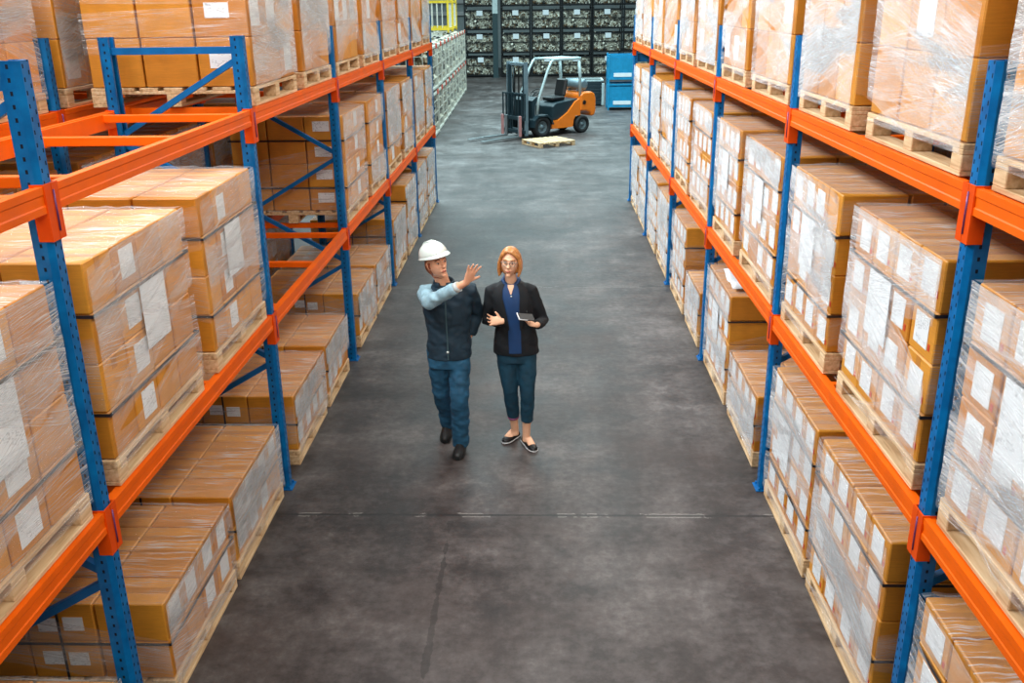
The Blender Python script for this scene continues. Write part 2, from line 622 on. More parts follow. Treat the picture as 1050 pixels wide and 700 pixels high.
def cached(key, fn):
    if key not in _cache:
        _cache[key] = fn()
    return _cache[key]


def carton_mesh(dx, dy, dz, lab=0):
    """lab: 0 plain, +1/-1: a label on the +x / -x face inside the mesh (loads too far away to show it as a part)."""
    def f():
        b = MB()
        b.bevel_box((0, 0, 0), (dx, dy, dz), 0.006, 0)
        # packing tape over the top seam, folded down both ends
        b.box((0, 0, dz / 2 + 0.0006), (dx - 0.012, 0.05, 0.0012), 1)
        for sx in (-1, 1):
            b.box((sx * (dx / 2 + 0.0006), 0, dz / 2 - 0.035), (0.0012, 0.05, 0.06), 1)
        if lab:
            b.box((lab * (dx / 2 + 0.001), -0.01, -0.01), (0.002, dy * 0.74, dz * 0.74), 2)
        return b.mesh('carton', [M['card'], M['tape'], M['label']])
    return cached(('carton', round(dx, 3), round(dy, 3), round(dz, 3), lab), f)


def label_mesh(wd, hd, kind):
    def f():
        b = MB().box((0, 0, 0), (0.002, wd, hd), 0)
        if kind == 'mark':
            b.box((0, -wd * 0.5 - 0.022, -hd * 0.36), (0.0016, 0.02, 0.032), 1)
        return b.mesh('shipping_label', [M['label'], M['redmark']])
    return cached(('label', round(wd, 3), round(hd, 3), kind), f)


def pallet_parts(ly, dx):
    def f():
        d = MB()
        t = 0.022
        nb = 7
        wv = dx / nb * 0.78
        for i in range(nb):           # deck boards run along the aisle
            x = -dx / 2 + wv / 2 + i * (dx - wv) / (nb - 1)
            d.bevel_box((x, 0, 0.131 - t / 2), (wv, ly, t), 0.003)
        for y in (-ly / 2 + 0.05, 0, ly / 2 - 0.05):
            d.bevel_box((0, y, 0.109 - t / 2), (dx, 0.10, t), 0.003)
        for x in (-dx / 2 + 0.05, 0, dx / 2 - 0.05):
            d.bevel_box((x, 0, t / 2), (0.10, ly, t), 0.003)
        blk = MB().bevel_box((0, 0, 0), (0.10, 0.10, 0.065), 0.004).mesh('pallet_block', [M['wood']])
        return d.mesh('pallet', [M['wood']]), blk
    return cached(('pallet', round(ly, 2), round(dx, 2)), f)


def add_pallet(name, parent, ly, dx, loc, detail=True, rotz=0):
    pm, blk = pallet_parts(ly, dx)
    p = link(name, pm, parent, loc, (0, 0, rotz))
    for x in ((-dx / 2 + 0.05, 0, dx / 2 - 0.05)):
        for y in (-ly / 2 + 0.05, 0, ly / 2 - 0.05):
            link('pallet_block', blk, p, (x, y, 0.0545))
    return p


DEPTH = 1.17
PZ = 0.134


def film_mesh(rng, s, ly, h, top=True, dense=1.0):
    """Bands of stretch film on the aisle face and the near end, a crumpled sheet over the top."""
    b = MB()
    fx = -s * (0.011)
    def band(za, zb, wd):
        n = 10
        pts = []
        ph = rng.uniform(0, 6)
        for i in range(n):
            t = i / (n - 1)
            y = -ly / 2 + t * ly
            z = za + (zb - za) * t
            col = []
            for q in (-0.5, -0.17, 0.17, 0.5):
                zz_ = z + q * wd * (1 + 0.25 * sin(ph + 5 * t))
                zz_ = min(max(zz_, 0.09), h + 0.004)
                col.append((fx - s * (0.003 * sin(ph + 9 * t + q * 5) + 0.003), y, zz_))
            pts.append(col)
        b.grid(pts, n, 4)
    nb = int(5 * dense)
    for i in range(nb):
        za = rng.uniform(0.12, h)
        band(za, za + rng.uniform(-0.45, 0.45), rng.uniform(0.16, 0.42))
    band(h - 0.1, h - 0.08, 0.2)
    # near end
    for i in range(2):
        za = rng.uniform(0.2, h - 0.1)
        zb = za + rng.uniform(-0.3, 0.3)
        wd = rng.uniform(0.15, 0.35)
        pts = []
        for k in range(8):
            t = k / 7
            pts.append([(s * t * DEPTH, -ly / 2 - 0.012 - 0.003 * sin(7 * t + q), min(max(za + (zb - za) * t + q * wd, 0.1), h)) for q in (-0.5, 0, 0.5)])
        b.grid(pts, 8, 3)
    if top:
        nu, nv = 16, 16
        x1 = rng.uniform(0.7, 1.0)
        pts = [[(s * (-0.008 + x1 * DEPTH * i / (nu - 1)), -ly / 2 + ly * j / (nv - 1),
                 h + 0.006 + 0.012 * rng.random() ** 2) for j in range(nv)] for i in range(nu)]
        b.grid(pts, nu, nv)
    return b.mesh('stretch_film', [M['film']])


def pallet_load(label, xf, s, y0, y1, z0, layers=4, cols=4, boxh=0.232, labels='all', near=True, seed=0, notch=False, bigsheet=False, straps=True, film=True, group=None, ends=True):
    rng = random.Random(seed * 7919 + 13)
    ly = y1 - y0
    root = thing('pallet_load', label, 'pallet load', (xf, (y0 + y1) / 2, z0), 0, group)
    add_pallet('pallet', root, ly, DEPTH, (s * DEPTH / 2, 0, 0))
    dy, dxx = (ly - 0.012) / cols, (DEPTH - 0.01) / 3
    gap = 0.014
    h = PZ + layers * boxh
    cy, cx = dy - gap, dxx - gap
    cm = carton_mesh(cx, cy, boxh - 0.003)
    cml = carton_mesh(cx, cy, boxh - 0.003, -s)
    lw, lh = dy * rng.uniform(0.50, 0.60), boxh * 0.62
    labcol = rng.choice([1, 1, cols - 2])
    for l in range(layers):
        for c in range(cols):
            for d in range(3):
                top, front, end = l == layers - 1, d == 0, (c == 0 or (notch and c == 1 and top))
                if not (top or front or (end and ends)):
                    continue
                if notch and top and c == 0:
                    continue
                if notch and l == layers - 2 and c == 0:
                    pass
                loc = (s * (0.004 + dxx * (d + 0.5)) + rng.uniform(-0.003, 0.003), -ly / 2 + 0.006 + dy * (c + 0.5) + rng.uniform(-0.0015, 0.0015), PZ + boxh * (l + 0.5))
                want = front and (labels == 'all' and rng.random() < 0.93 or labels == 'column' and c == labcol or labels == 'sparse' and rng.random() < 0.22 or labels == 'most' and rng.random() < 0.8)
                if not near:
                    link('carton', cml if want else cm, root, loc)
                    continue
                b = link('carton', cm, root, loc)
                if want:
                    lab = label_mesh(lw, lh, 'mark' if labels == 'all' else 'none')
                    link('shipping_label', lab, b, (-s * (cx / 2 + 0.0015), rng.uniform(-0.02, 0.025), rng.uniform(-0.015, 0.012)))
                if end and d == 0 and labels in ('column', 'sparse') and rng.random() < (0.85 if labels == 'column' else 0.5):
                    link('shipping_label', label_mesh(0.17, 0.10, 'none'), b, (s * 0.02, -(cy / 2 + 0.0015), rng.uniform(-0.01, 0.02)), (0, 0, pi / 2))
                if end and d == 1 and near and labels in ('all', 'most'):
                    for sg in (-1, 1):
                        e = link('shipping_label', label_mesh(0.11, 0.085, 'none'), b, (sg * 0.07, -(cy / 2 + 0.0015), rng.uniform(-0.015, 0.015)), (0, 0, pi / 2))
    if bigsheet:
        sh = MB().box((0, 0, 0), (0.002, 0.30, 0.34)).mesh('document_sheet', [M['label']])
        link('document_sheet', sh, root, (-s * 0.006, rng.uniform(-0.05, 0.05) + (0.1 if s > 0 else 0.05), PZ + boxh * 2.25))
    if straps:
        st = MB()
        zl = [PZ + boxh * (layers - 1) - 0.004] + ([PZ + boxh * 1 - 0.004] if layers > 3 else [])
        for z in zl:
            st.box((-s * 0.009, 0, z), (0.003, ly + 0.012, 0.016))
            for y in (-1, 1):
                st.box((s * DEPTH / 2, y * (ly / 2 + 0.004), z), (DEPTH + 0.02, 0.003, 0.016))
            st.box((s * (DEPTH + 0.009), 0, z), (0.003, ly + 0.012, 0.016))
        if labels in ('all', 'most'):
            st.box((s * DEPTH / 2, -ly / 2 - 0.004, PZ / 2 + h / 2), (0.014, 0.003, h - PZ + 0.01))
        obj('strap', st, M['strap'], root)
    if film:
        if near:
            fm = film_mesh(rng, s, ly, h, True, 2.4 if labels == 'sparse' else 1.6 if labels == 'all' else 1.2)
        else:
            fm = cached(('film', s, round(ly, 1), layers, seed % 3), lambda: film_mesh(rng, s, ly, h, True, 2.4))
        link('stretch_film', fm, root)
    return root


ORD = ['first', 'second', 'third', 'fourth', 'fifth', 'sixth', 'seventh']
SHELF = ['floor under', 'middle shelf of', 'top shelf of']
SIDE = {-1: 'hard-hat side rack', 1: 'blazer side rack'}
NUM = {1: 'single', 2: 'two', 3: 'three', 4: 'four'}


def load_label(s, lev, k, half, layers, look):
    pos = ORD[k + 1] + ' bay ' + ('near' if half == 0 else 'far') + ' half'
    return '%s cartons, %s layers, %s %s, %s' % (look, NUM[layers], SHELF[lev], SIDE[s], pos)


XFL, XFR = -2.0, 1.715
# (side, level, bay, half): (y0, y1, layers, cols)
low_l = {(-1, 1): (2.3, 3.5, 2), (0, 0): (4.06, 5.12, 2), (0, 1): (5.19, 6.30, 2), (1, 0): (6.82, 7.86, 2), (1, 1): (7.99, 8.95, 2),
         (2, 0): (9.62, 10.66, 2), (2, 1): (10.78, 11.84, 2), (3, 0): (12.36, 13.40, 3), (3, 1): (13.62, 14.70, 4), (4, 0): (15.05, 16.15, 4), (4, 1): (16.40, 17.50, 4)}
low_r = {(-1, 1): (2.38, 3.57, 4), (0, 0): (3.98, 5.17, 4), (0, 1): (5.25, 6.36, 4), (1, 0): (6.80, 7.86, 2), (1, 1): (8.04, 9.18, 4),
         (2, 0): (9.60, 10.52, 2), (2, 1): (10.74, 11.86, 4), (3, 0): (12.30, 13.40, 4), (3, 1): (13.62, 14.70, 4), (4, 0): (15.05, 16.15, 4), (4, 1): (16.40, 17.50, 4)}
seed = 0
for s, tab, xf in ((-1, low_l, XFL), (1, low_r, XFR)):
    for (k, half), (y0, y1, n) in tab.items():
        seed += 1
        pallet_load(load_label(s, 0, k, half, n, 'labelled'), xf, s, y0, y1, 0.0, n, 4, 0.24 if n == 2 else 0.232,
                    'all' if s > 0 else 'most', k <= 2, seed, notch=False, bigsheet=(k <= 1 and n > 2 and half == 1))
for s, xf, zz1 in ((-1, XFL, ZL[0]), (1, XFR, ZR[0])):
    for k in range(-1, 5):
        if s < 0 and k == 1:
            continue                      # empty bay: one looks through to the rack behind
        for half in (0, 1):
            if k == -1 and half == 0:
                continue
            seed += 1
            y0 = YK(k) + (0.19 if half == 0 else 1.62)
            y1 = y0 + (1.17 if half == 0 else 1.06 if s > 0 else 1.08)
            if k == -1:
                y0, y1 = YK(k) + 1.5, YK(k) + 2.70
            pallet_load(load_label(s, 1, k, half, 4, 'wrapped' if s < 0 else 'labelled'), xf, s, y0, y1, zz1 + 0.002, 4, 4, 0.24,
                        'column' if s < 0 else 'all', k <= 2, seed, bigsheet=(k <= 1))
for s, xf, zz2 in ((-1, XFL, ZL[1]), (1, XFR, ZR[1])):
    for k in range(-1, 5):
        if s < 0 and k <= 0:
            continue                      # empty top shelf: bars and frames show
        for half in (0, 1):
            if k == -1 and half == 0:
                continue
            seed += 1
            y0 = YK(k) + (0.19 if half == 0 else 1.62)
            y1 = y0 + (1.17 if half == 0 else 1.08)
            if k == -1:
                y0, y1 = YK(k) + 1.5, YK(k) + 2.70
            pallet_load(load_label(s, 2, k, half, 3, 'wrapped'), xf, s, y0, y1, zz2 + 0.002, 3, 3, 0.33, 'sparse', k <= 2, seed)
# the racks behind, seen over the loads and through the empty bays
for lev, zz3, ks in ((2, ZL[1], (0, 1, 2)), (1, ZL[0], (0, 1, 2)), (0, 0.0, (0, 1, 2))):
    for k in ks:
        for half in (0, 1):
            seed += 1
            y0 = YK(k) + (0.19 if half == 0 else 1.60)
            n = 3 if lev == 2 else 4
            t = load_label(-1, lev, k, half, n, 'taped').replace('hard-hat side rack', 'rack behind hard-hat side')
            pallet_load(t, XL - 1.36, -1, y0, y0 + 1.10, zz3 + (0.002 if lev else 0), n, 3 if lev == 2 else 4, 0.33 if lev == 2 else 0.24, 'sparse' if lev == 2 else 'column', lev == 2, seed)
for lev, zz3, ks in ((1, ZR[0], (-1, 0, 1)), (0, 0.0, (0, 1))):
    for k in ks:
        for half in (0, 1):
            if k == -1 and half == 0:
                continue
            seed += 1
            y0 = YK(k) + (0.19 if half == 0 else 1.60)
            t = load_label(1, lev, k, half, 4, 'taped').replace('blazer side rack', 'rack behind blazer side')
            pallet_load(t, XR + 1.37, 1, y0, y0 + 1.10, zz3 + (0.002 if lev else 0), 4, 4, 0.24, 'column', False, seed)

# ------------------------------------------------------------------ far end: stacked stillages, column, blue boxes, mesh cages
M['dark_steel'] = plain('dark_stillage_steel', (20, 24, 27), 0.5, 0.4)
M['scrap_light'] = plain('pale_castings', (226, 222, 206), 0.4, 0.1, var=0.3, scale=20)
M['scrap_mid'] = plain('grey_castings', (150, 146, 134), 0.5, 0.1, var=0.3, scale=20)
M['scrap_brown'] = plain('brown_castings', (120, 92, 62), 0.6, var=0.3, scale=20)
M['scrap_dark'] = plain('black_castings', (30, 30, 30), 0.6)
M['white_wire'] = plain('white_wire', (206, 202, 190), 0.5)
M['yellow'] = plain('yellow_paint', (226, 190, 40), 0.5)
M['box_blue'] = plain('light_blue_paint', (16, 138, 184), 0.4)
M['white_paper'] = plain('white_paper', (228, 234, 238), 0.6, var=0.04)
M['column_paint'] = plain('column_dark_paint', (40, 62, 66), 0.5)
M['pale_grey'] = plain('pale_grey_paint', (186, 200, 200), 0.5)
M['red'] = plain('red_tag', (206, 60, 30), 0.5)
M['black'] = plain('black_plastic', (16, 17, 19), 0.4)


ST_W, ST_H, ST_D = 1.55, 1.13, 1.2
rng = random.Random(5)
SCR = [M['scrap_light'], M['scrap_mid'], M['scrap_brown'], M['scrap_dark']]


def stillage_meshes():
    fr = MB()
    w2, d2 = (ST_W - 0.10) / 2, ST_D / 2
    for x in (-w2, w2):
        for y in (-d2, d2):
            fr.box((x, y, ST_H / 2 - 0.005), (0.07, 0.07, ST_H - 0.01))
    for z in (0.09, 0.57, ST_H - 0.16):
        for y in (-d2, d2):
            fr.box((0, y, z), (ST_W - 0.12, 0.035, 0.075 if z != 0.57 else 0.04))
        for x in (-w2, w2):
            fr.box((x, 0, z), (0.035, ST_D, 0.06))
    fr.box((0, 0, 0.06), (ST_W - 0.12, ST_D - 0.04, 0.04))
    mesh = MB()
    for i in range(15):
        x = -w2 + 0.05 + i * (2 * w2 - 0.1) / 14
        mesh.tube([(x, -d2 + 0.005, 0.1), (x, -d2 + 0.005, ST_H - 0.16)], 0.005, 4)
    for i in range(9):
        z = 0.12 + i * 0.1
        mesh.tube([(-w2, -d2 + 0.005, z), (w2, -d2 + 0.005, z)], 0.005, 4)
    card = MB().box((0, -d2 - 0.03, ST_H - 0.27), (0.30, 0.012, 0.24))
    return fr.mesh('stillage_frame', [M['dark_steel']]), mesh.mesh('wire_mesh', [M['scrap_mid']]), card.mesh('load_card', [M['white_paper']])


sfr, smesh, scard = stillage_meshes()
scraps = []
for v in range(3):
    b = MB()
    for i in range(420):
        R = Euler((rng.uniform(0, 6), rng.uniform(0, 6), rng.uniform(0, 6))).to_matrix()
        tier = rng.random() < 0.5
        z = 0.14 + rng.random() * 0.38 if tier else 0.60 + rng.random() * 0.30
        y = -ST_D / 2 + 0.09 + 0.9 * rng.random() ** 2.5
        q = 0.20
        b.box((rng.uniform(-0.62, 0.62), y, z), (q * rng.uniform(0.5, 1.5), q * rng.uniform(0.15, 0.4), q * rng.uniform(0.2, 0.5)), rng.choice([0, 0, 0, 0, 1, 2, 3]), R)
    scraps.append(b.mesh('metal_castings', SCR))
ROW = ['floor level', 'second level', 'third level', 'top level']
for c in range(0, 7):
    cx = -3.10 + c * 1.552 + (0 if c < 1 else 0.30)
    for r in range(4):
        t = thing('wire_stillage', 'dark wire stillage of grey castings at back, %s, %s stack from left' % (ROW[r], ORD[c] if c < 6 else 'last'), 'stillage', (cx, 50.2, r * ST_H), 0, 'stillages stacked at the back')
        link('stillage_frame', sfr, t)
        link('wire_mesh', smesh, t)
        o = link('metal_castings', scraps[(c + r) % 3], t)
        o['kind'] = 'stuff'
        link('load_card', scard, t, (rng.uniform(-0.05, 0.05), 0, 0))

col = thing('support_column', 'dark steel building column in front of the stacked stillages', 'column', (-2.27, 49.2, 0))
cb = MB().box((0, 0, 1.55), (0.26, 0.02, 3.1)).box((0, 0.2, 1.55), (0.26, 0.02, 3.1)).box((0, 0.1, 1.55), (0.02, 0.2, 3.1))
obj('column_shaft', cb, M['column_paint'], col)
obj('column_upper_shaft', MB().box((0, 0, 4.4), (0.26, 0.02, 2.6)).box((0, 0.2, 4.4), (0.26, 0.02, 2.6)).box((0, 0.1, 4.4), (0.02, 0.2, 2.6)), M['pale_grey'], col)
obj('base_plate', MB().bevel_box((0, 0.1, 0.012), (0.36, 0.36, 0.024), 0.004), M['column_paint'], col)

# blue steel boxes, one on the other
def blue_box(label, x, y, z, h):
    t = thing('steel_box', label, 'box', (x, y, z), 0, 'blue steel boxes')
    W, D = 0.98, 0.9
    f = MB()
    for sx in (-1, 1):
        for sy in (-1, 1):
            f.bevel_box((sx * (W / 2 - 0.03), sy * (D / 2 - 0.03), h / 2), (0.06, 0.06, h - 0.004), 0.005)
    for sy in (-1, 1):
        f.box((0, sy * (D / 2 - 0.02), h - 0.06), (W - 0.1, 0.035, 0.06)).box((0, sy * (D / 2 - 0.02), 0.13), (W - 0.1, 0.035, 0.06))
    obj('box_frame', f, M['box_blue'], t)
    p = MB()
    p.box((0, D / 2 - 0.03, h / 2), (W - 0.1, 0.015, h - 0.2))
    for sx in (-1, 1):
        p.box((sx * (W / 2 - 0.03), 0, h / 2), (0.015, D - 0.1, h - 0.2))
    p.box((0, -D / 2 + 0.03, h * 0.5), (W - 0.1, 0.015, h - 0.26)).box((0, 0, 0.11), (W - 0.08, D - 0.06, 0.02))
    for i in range(3):
        p.box((-0.28 + i * 0.28, -D / 2 + 0.018, h * 0.5), (0.03, 0.012, h - 0.28))
    obj('box_panel', p, M['box_blue'], t)
    c = MB().bevel_box((0.02, -D / 2 + 0.012, h * 0.27), (0.62, 0.012, 0.13), 0.003)
    obj('document_pocket', c, M['white_paper'], t)
    return t


blue_box('light blue steel box on the floor, under another', 2.84, 33.9, 0, 0.93)
blue_box('light blue steel box stacked on top of another', 2.84, 33.9, 0.932, 0.96)
t = thing('metal_bin', 'low dark steel bin between the forklift and the blue boxes', 'bin', (1.62, 35.4, 0))
b = MB()
for i in range(7):
    b.bevel_box((0, -0.5, 0.10 + i * 0.115), (1.30, 0.05, 0.10), 0.008)
for sx in (-1, 1):
    b.box((sx * 0.64, 0, 0.45), (0.04, 1.0, 0.86))
b.box((0, 0.5, 0.45), (1.3, 0.04, 0.86)).box((0, 0, 0.06), (1.26, 1.0, 0.05))
obj('bin_body', b, plain('dark_bin_paint', (20, 38, 46), 0.5), t)
obj('bin_rim', MB().box((0, -0.5, 0.90), (1.34, 0.07, 0.05)).box((0, 0.5, 0.90), (1.34, 0.07, 0.05)).box((0.64, 0, 0.90), (0.06, 0.94, 0.05)).box((-0.64, 0, 0.90), (0.06, 0.94, 0.05)), M['pale_grey'], t)
obj('bin_post', MB().bevel_box((0.66, -0.54, 0.42), (0.10, 0.06, 0.78), 0.01), M['pale_grey'], t)


def cage_meshes(L, H, D):
    fr = MB()
    for x in (-D / 2, D / 2):
        for y in (-L / 2 + 0.03, L / 2 - 0.03):
            fr.box((x, y, H / 2), (0.06, 0.06, H - 0.01))
    for z in (0.06, H - 0.09):
        for x in (-D / 2, D / 2):
            fr.box((x, 0, z), (0.05, L - 0.06, 0.06))
        for y in (-L / 2 + 0.03, L / 2 - 0.03):
            fr.box((0, y, z), (D, 0.05, 0.06))
    fr.box((0, 0, 0.05), (D - 0.02, L - 0.08, 0.03))
    wi = MB()
    n = 5
    for i in range(1, n):
        y = -L / 2 + i * L / n
        for x in (-D / 2, D / 2):
            wi.box((x, y, H / 2), (0.012, 0.016, H - 0.12))
    for i in range(1, n):
        x = -D / 2 + i * D / n
        for y in (-L / 2 + 0.02, L / 2 - 0.02):
            wi.box((x, y, H / 2), (0.016, 0.012, H - 0.12))
    for i in range(1, 4):
        z = i * H / 4
        for x in (-D / 2, D / 2):
            wi.box((x, 0, z), (0.012, L - 0.06, 0.014))
        for y in (-L / 2 + 0.02, L / 2 - 0.02):
            wi.box((0, y, z), (D, 0.012, 0.014))
    tg = MB().bevel_box((D / 2 + 0.03, L * 0.32, H - 0.08), (0.02, 0.28, 0.14), 0.004)
    return fr.mesh('cage_frame', [M['white_wire']]), wi.mesh('wire_mesh', [M['white_wire']]), tg.mesh('red_tag', [M['red']])


CL, CH, CD = 1.52, 1.27, 1.15
cfr, cwi, ctg = cage_meshes(CL, CH, CD)
CR = [plain('cream_sacks', (222, 210, 186), 0.7, var=0.2), plain('drab_parts', (110, 94, 70), 0.6, var=0.3), M['scrap_brown'], M['scrap_dark']]
for i in range(10):
    for j in range(2):
        t = thing('wire_cage', 'white wire cage of mixed parts, %s, %s beyond the rack end' % (['lower tier', 'upper tier'][j], (ORD + ['eighth', 'ninth', 'tenth'])[i]), 'wire cage',
                  (-3.02 - 0.028 * i - CD / 2, 27.3 + i * 1.55, j * CH), 0, 'white wire cages')
        link('cage_frame', cfr, t)
        link('wire_mesh', cwi, t)
        link('red_tag', ctg, t)
        key = ('cagefill', (i + j) % 3)
        def fill(i=i, j=j):
            b = MB()
            r2 = random.Random(i * 3 + j)
            for q in range(330):
                R = Euler((r2.uniform(0, 6), r2.uniform(0, 6), r2.uniform(0, 6))).to_matrix()
                b.box((CD / 2 - 0.12 - 0.8 * r2.random() ** 2, r2.uniform(-CL / 2 + 0.12, CL / 2 - 0.12), 0.15 + r2.random() * (CH - 0.30)),
                      (0.2 * r2.uniform(0.5, 1.4), 0.2 * r2.uniform(0.3, 0.9), 0.2 * r2.uniform(0.3, 0.8)), r2.choice([0, 0, 1, 2, 3, 3, 3]), R)
            return b.mesh('mixed_parts', CR)
        o = link('mixed_parts', cached(key, fill), t)
        o['kind'] = 'stuff'
for i in range(2):
    t = thing('safety_cage', 'yellow steel cage on top of the white wire cages, %s from the rack' % ORD[i], 'cage', (-4.15 - 0.03 * i, 38.2 + i * 2.4, 2 * CH + 0.005), 0, 'yellow cages')
    b = MB()
    for x in (-0.62, 0.62):
        for y in (-0.8, 0.8):
            b.bevel_box((x, y, 0.6), (0.07, 0.07, 1.19), 0.008)
    for z in (0.13, 1.12):
        for y in (-0.8, 0.8):
            b.box((0, y, z), (1.2, 0.05, 0.09))
        for x in (-0.62, 0.62):
            b.box((x, 0, z), (0.05, 1.56, 0.09))
    obj('cage_frame', b, M['yellow'], t)
    b = MB()
    for q in range(5):
        b.box((-0.4 + q * 0.2, -0.8, 0.62), (0.025, 0.025, 0.9)).box((0.62, -0.6 + q * 0.3, 0.62), (0.025, 0.025, 0.9))
    obj('cage_bars', b, M['white_wire'], t)

# ------------------------------------------------------------------ loose pallet on the floor
p = add_pallet('wooden_pallet', None, 0.95, 1.10, (0.21, 25.2, 0.001), True, radians(31))
tag(p, 'pale empty wooden pallet lying on the floor before the forklift', 'pallet')

# loose paper and strap on a carton load
t = MB()
pts = [[(0.02 + 0.36 * i / 8, -0.24 + 0.44 * j / 8, 0.012 + 0.05 * (sin(i * 0.8 + 1) * 0.5 + 0.5) * (j / 8) + 0.02 * sin(j)) for j in range(9)] for i in range(9)]
t.grid(pts, 9, 9)
o = obj('paper_sheet', t, M['white_paper'], None, (XFR + 0.02, 8.42, PZ + 4 * 0.232 + 0.024))
sol = o.modifiers.new('thickness', 'SOLIDIFY'); sol.thickness = 0.006; sol.offset = 1
tag(o, 'curled white sheet lying on top of the tall carton load', 'paper')
b = MB()
b.tube([(0.1 + 0.09 * cos(q * 0.5) + 0.01 * q, 0.07 * sin(q * 0.5), 0.02 + 0.004 * q) for q in range(26)], 0.008, 6)
o = obj('strap_coil', b, M['black'], None, (XFR + 0.34, 8.12, PZ + 4 * 0.232 + 0.012))
tag(o, 'loose black strap coil beside the curled white sheet', 'strap')

# ------------------------------------------------------------------ forklift
M['fl_orange'] = plain('forklift_orange', (240, 122, 24), 0.35, var=0.06, coat=0.4)
M['fl_grey'] = plain('forklift_guard_grey', (176, 194, 196), 0.4, 0.2, var=0.06)
M['fl_dark'] = plain('forklift_charcoal', (26, 46, 54), 0.45)
M['fl_mast'] = plain('forklift_mast_steel', (126, 146, 156), 0.38, 0.4)
M['fl_fork'] = plain('fork_steel', (150, 160, 164), 0.35, 0.7)
M['fl_pink'] = plain('worn_pink_bracket', (176, 122, 120), 0.5)
M['rubber'] = plain('tyre_rubber', (22, 24, 26), 0.75)
M['rim'] = plain('wheel_rim_grey', (112, 128, 134), 0.45, 0.3)
M['seat'] = plain('black_vinyl', (22, 24, 28), 0.4)
fk = thing('forklift', 'orange counterbalance forklift truck with black mast parked across the hall', 'forklift', (-0.27, 26.95, 0), radians(-140))
# local: +x forward, -y ... the side turned to the aisle is +y
fk.scale = (1.06, 1.0, 1.0)
FW = 0.46
body = [(-0.36, 0.20), (-0.36, 0.40), (-0.62, 0.43), (-0.95, 0.62), (-1.22, 0.90), (-1.40, 0.98), (-1.40, 0.50), (-1.22, 0.50), (-1.16, 0.40), (-1.12, 0.20)]
obj('side_body', MB().prism(body, 'y', -FW, FW), M['fl_orange'], fk)
cw = [(-1.38, 0.62), (-1.38, 1.06), (-1.46, 1.14), (-1.78, 1.15), (-1.90, 1.08), (-1.95, 0.92), (-1.95, 0.60), (-1.90, 0.46), (-1.78, 0.44), (-1.74, 0.54), (-1.62, 0.60)]
o = obj('counterweight', MB().prism(cw, 'y', -0.50, 0.50), M['fl_orange'], fk)
bv = o.modifiers.new('round', 'BEVEL'); bv.width = 0.05; bv.segments = 3
obj('counterweight_hole', MB().tube([(-1.50, 0.49, 0.86), (-1.50, 0.515, 0.86)], 0.06, 12), M['black'], fk)
hood = [(-0.45, 0.42), (-0.45, 0.80), (-0.56, 0.90), (-1.36, 0.98), (-1.36, 0.5)]
o = obj('engine_hood', MB().prism(hood, 'y', -0.40, 0.40), M['fl_dark'], fk)
bv = o.modifiers.new('round', 'BEVEL'); bv.width = 0.03; bv.segments = 2
obj('floor_plate', MB().bevel_box((-0.12, 0, 0.42), (0.66, 0.80, 0.05), 0.01), M['fl_dark'], fk)
obj('front_fender', MB().prism([(0.33, 0.30), (0.30, 0.50), (0.17, 0.62), (-0.17, 0.62), (-0.31, 0.50), (-0.37, 0.34), (-0.33, 0.34), (-0.27, 0.47), (-0.15, 0.575), (0.15, 0.575), (0.26, 0.47), (0.29, 0.30)], 'y', 0.30, 0.56), M['fl_dark'], fk)
obj('front_fender', MB().prism([(0.33, 0.30), (0.30, 0.50), (0.17, 0.62), (-0.17, 0.62), (-0.31, 0.50), (-0.37, 0.34), (-0.33, 0.34), (-0.27, 0.47), (-0.15, 0.575), (0.15, 0.575), (0.26, 0.47), (0.29, 0.30)], 'y', -0.56, -0.30), M['fl_dark'], fk)
obj('chassis', MB().bevel_box((-0.7, 0, 0.30), (1.9, 0.56, 0.22), 0.02), M['fl_dark'], fk)
obj('dashboard', MB().prism([(0.26, 0.42), (0.26, 1.02), (0.12, 1.12), (0.04, 1.08), (0.16, 0.9), (0.18, 0.42)], 'y', -0.40, 0.40), M['fl_dark'], fk)
sw = MB()
cc = V((-0.16, 0.0, 1.20)); ax = V((0.55, 0, 0.83)).normalized(); a1 = V((0, 1, 0)); a2 = ax.cross(a1)
sw.tube([cc + a1 * 0.17 * cos(2 * pi * i / 20) + a2 * 0.17 * sin(2 * pi * i / 20) for i in range(21)], 0.016, 6, caps=False)
sw.tube([cc - a1 * 0.17, cc + a1 * 0.17], 0.012, 6).tube([cc, V((0.12, 0, 0.98))], 0.028, 8)
obj('steering_wheel', sw, M['black'], fk)
lv = MB()
for i in range(3):
    y = -0.22 - i * 0.06
    lv.tube([(0.1, y, 1.05), (0.04, y, 1.22)], 0.009, 6).ball((0.04, y, 1.23), 0.022, 8, 6)
obj('control_lever', lv, M['black'], fk)
st = MB().bevel_box((-0.80, 0, 1.00), (0.48, 0.46, 0.13), 0.04)
obj('seat_cushion', st, M['seat'], fk)
R = Matrix.Rotation(radians(-12), 3, 'Y')
obj('seat_backrest', MB().bevel_box((-1.07, 0, 1.28), (0.12, 0.44, 0.50), 0.045, 0, R), M['seat'], fk)
obj('gas_tank', MB().tube([(-1.60, -0.38, 1.34), (-1.60, -0.34, 1.34), (-1.60, 0.34, 1.34), (-1.60, 0.38, 1.34)], [0.09, 0.155, 0.155, 0.09], 18).box((-1.6, 0.18, 1.19), (0.2, 0.05, 0.06)).box((-1.6, -0.18, 1.19), (0.2, 0.05, 0.06)), M['fl_mast'], fk)
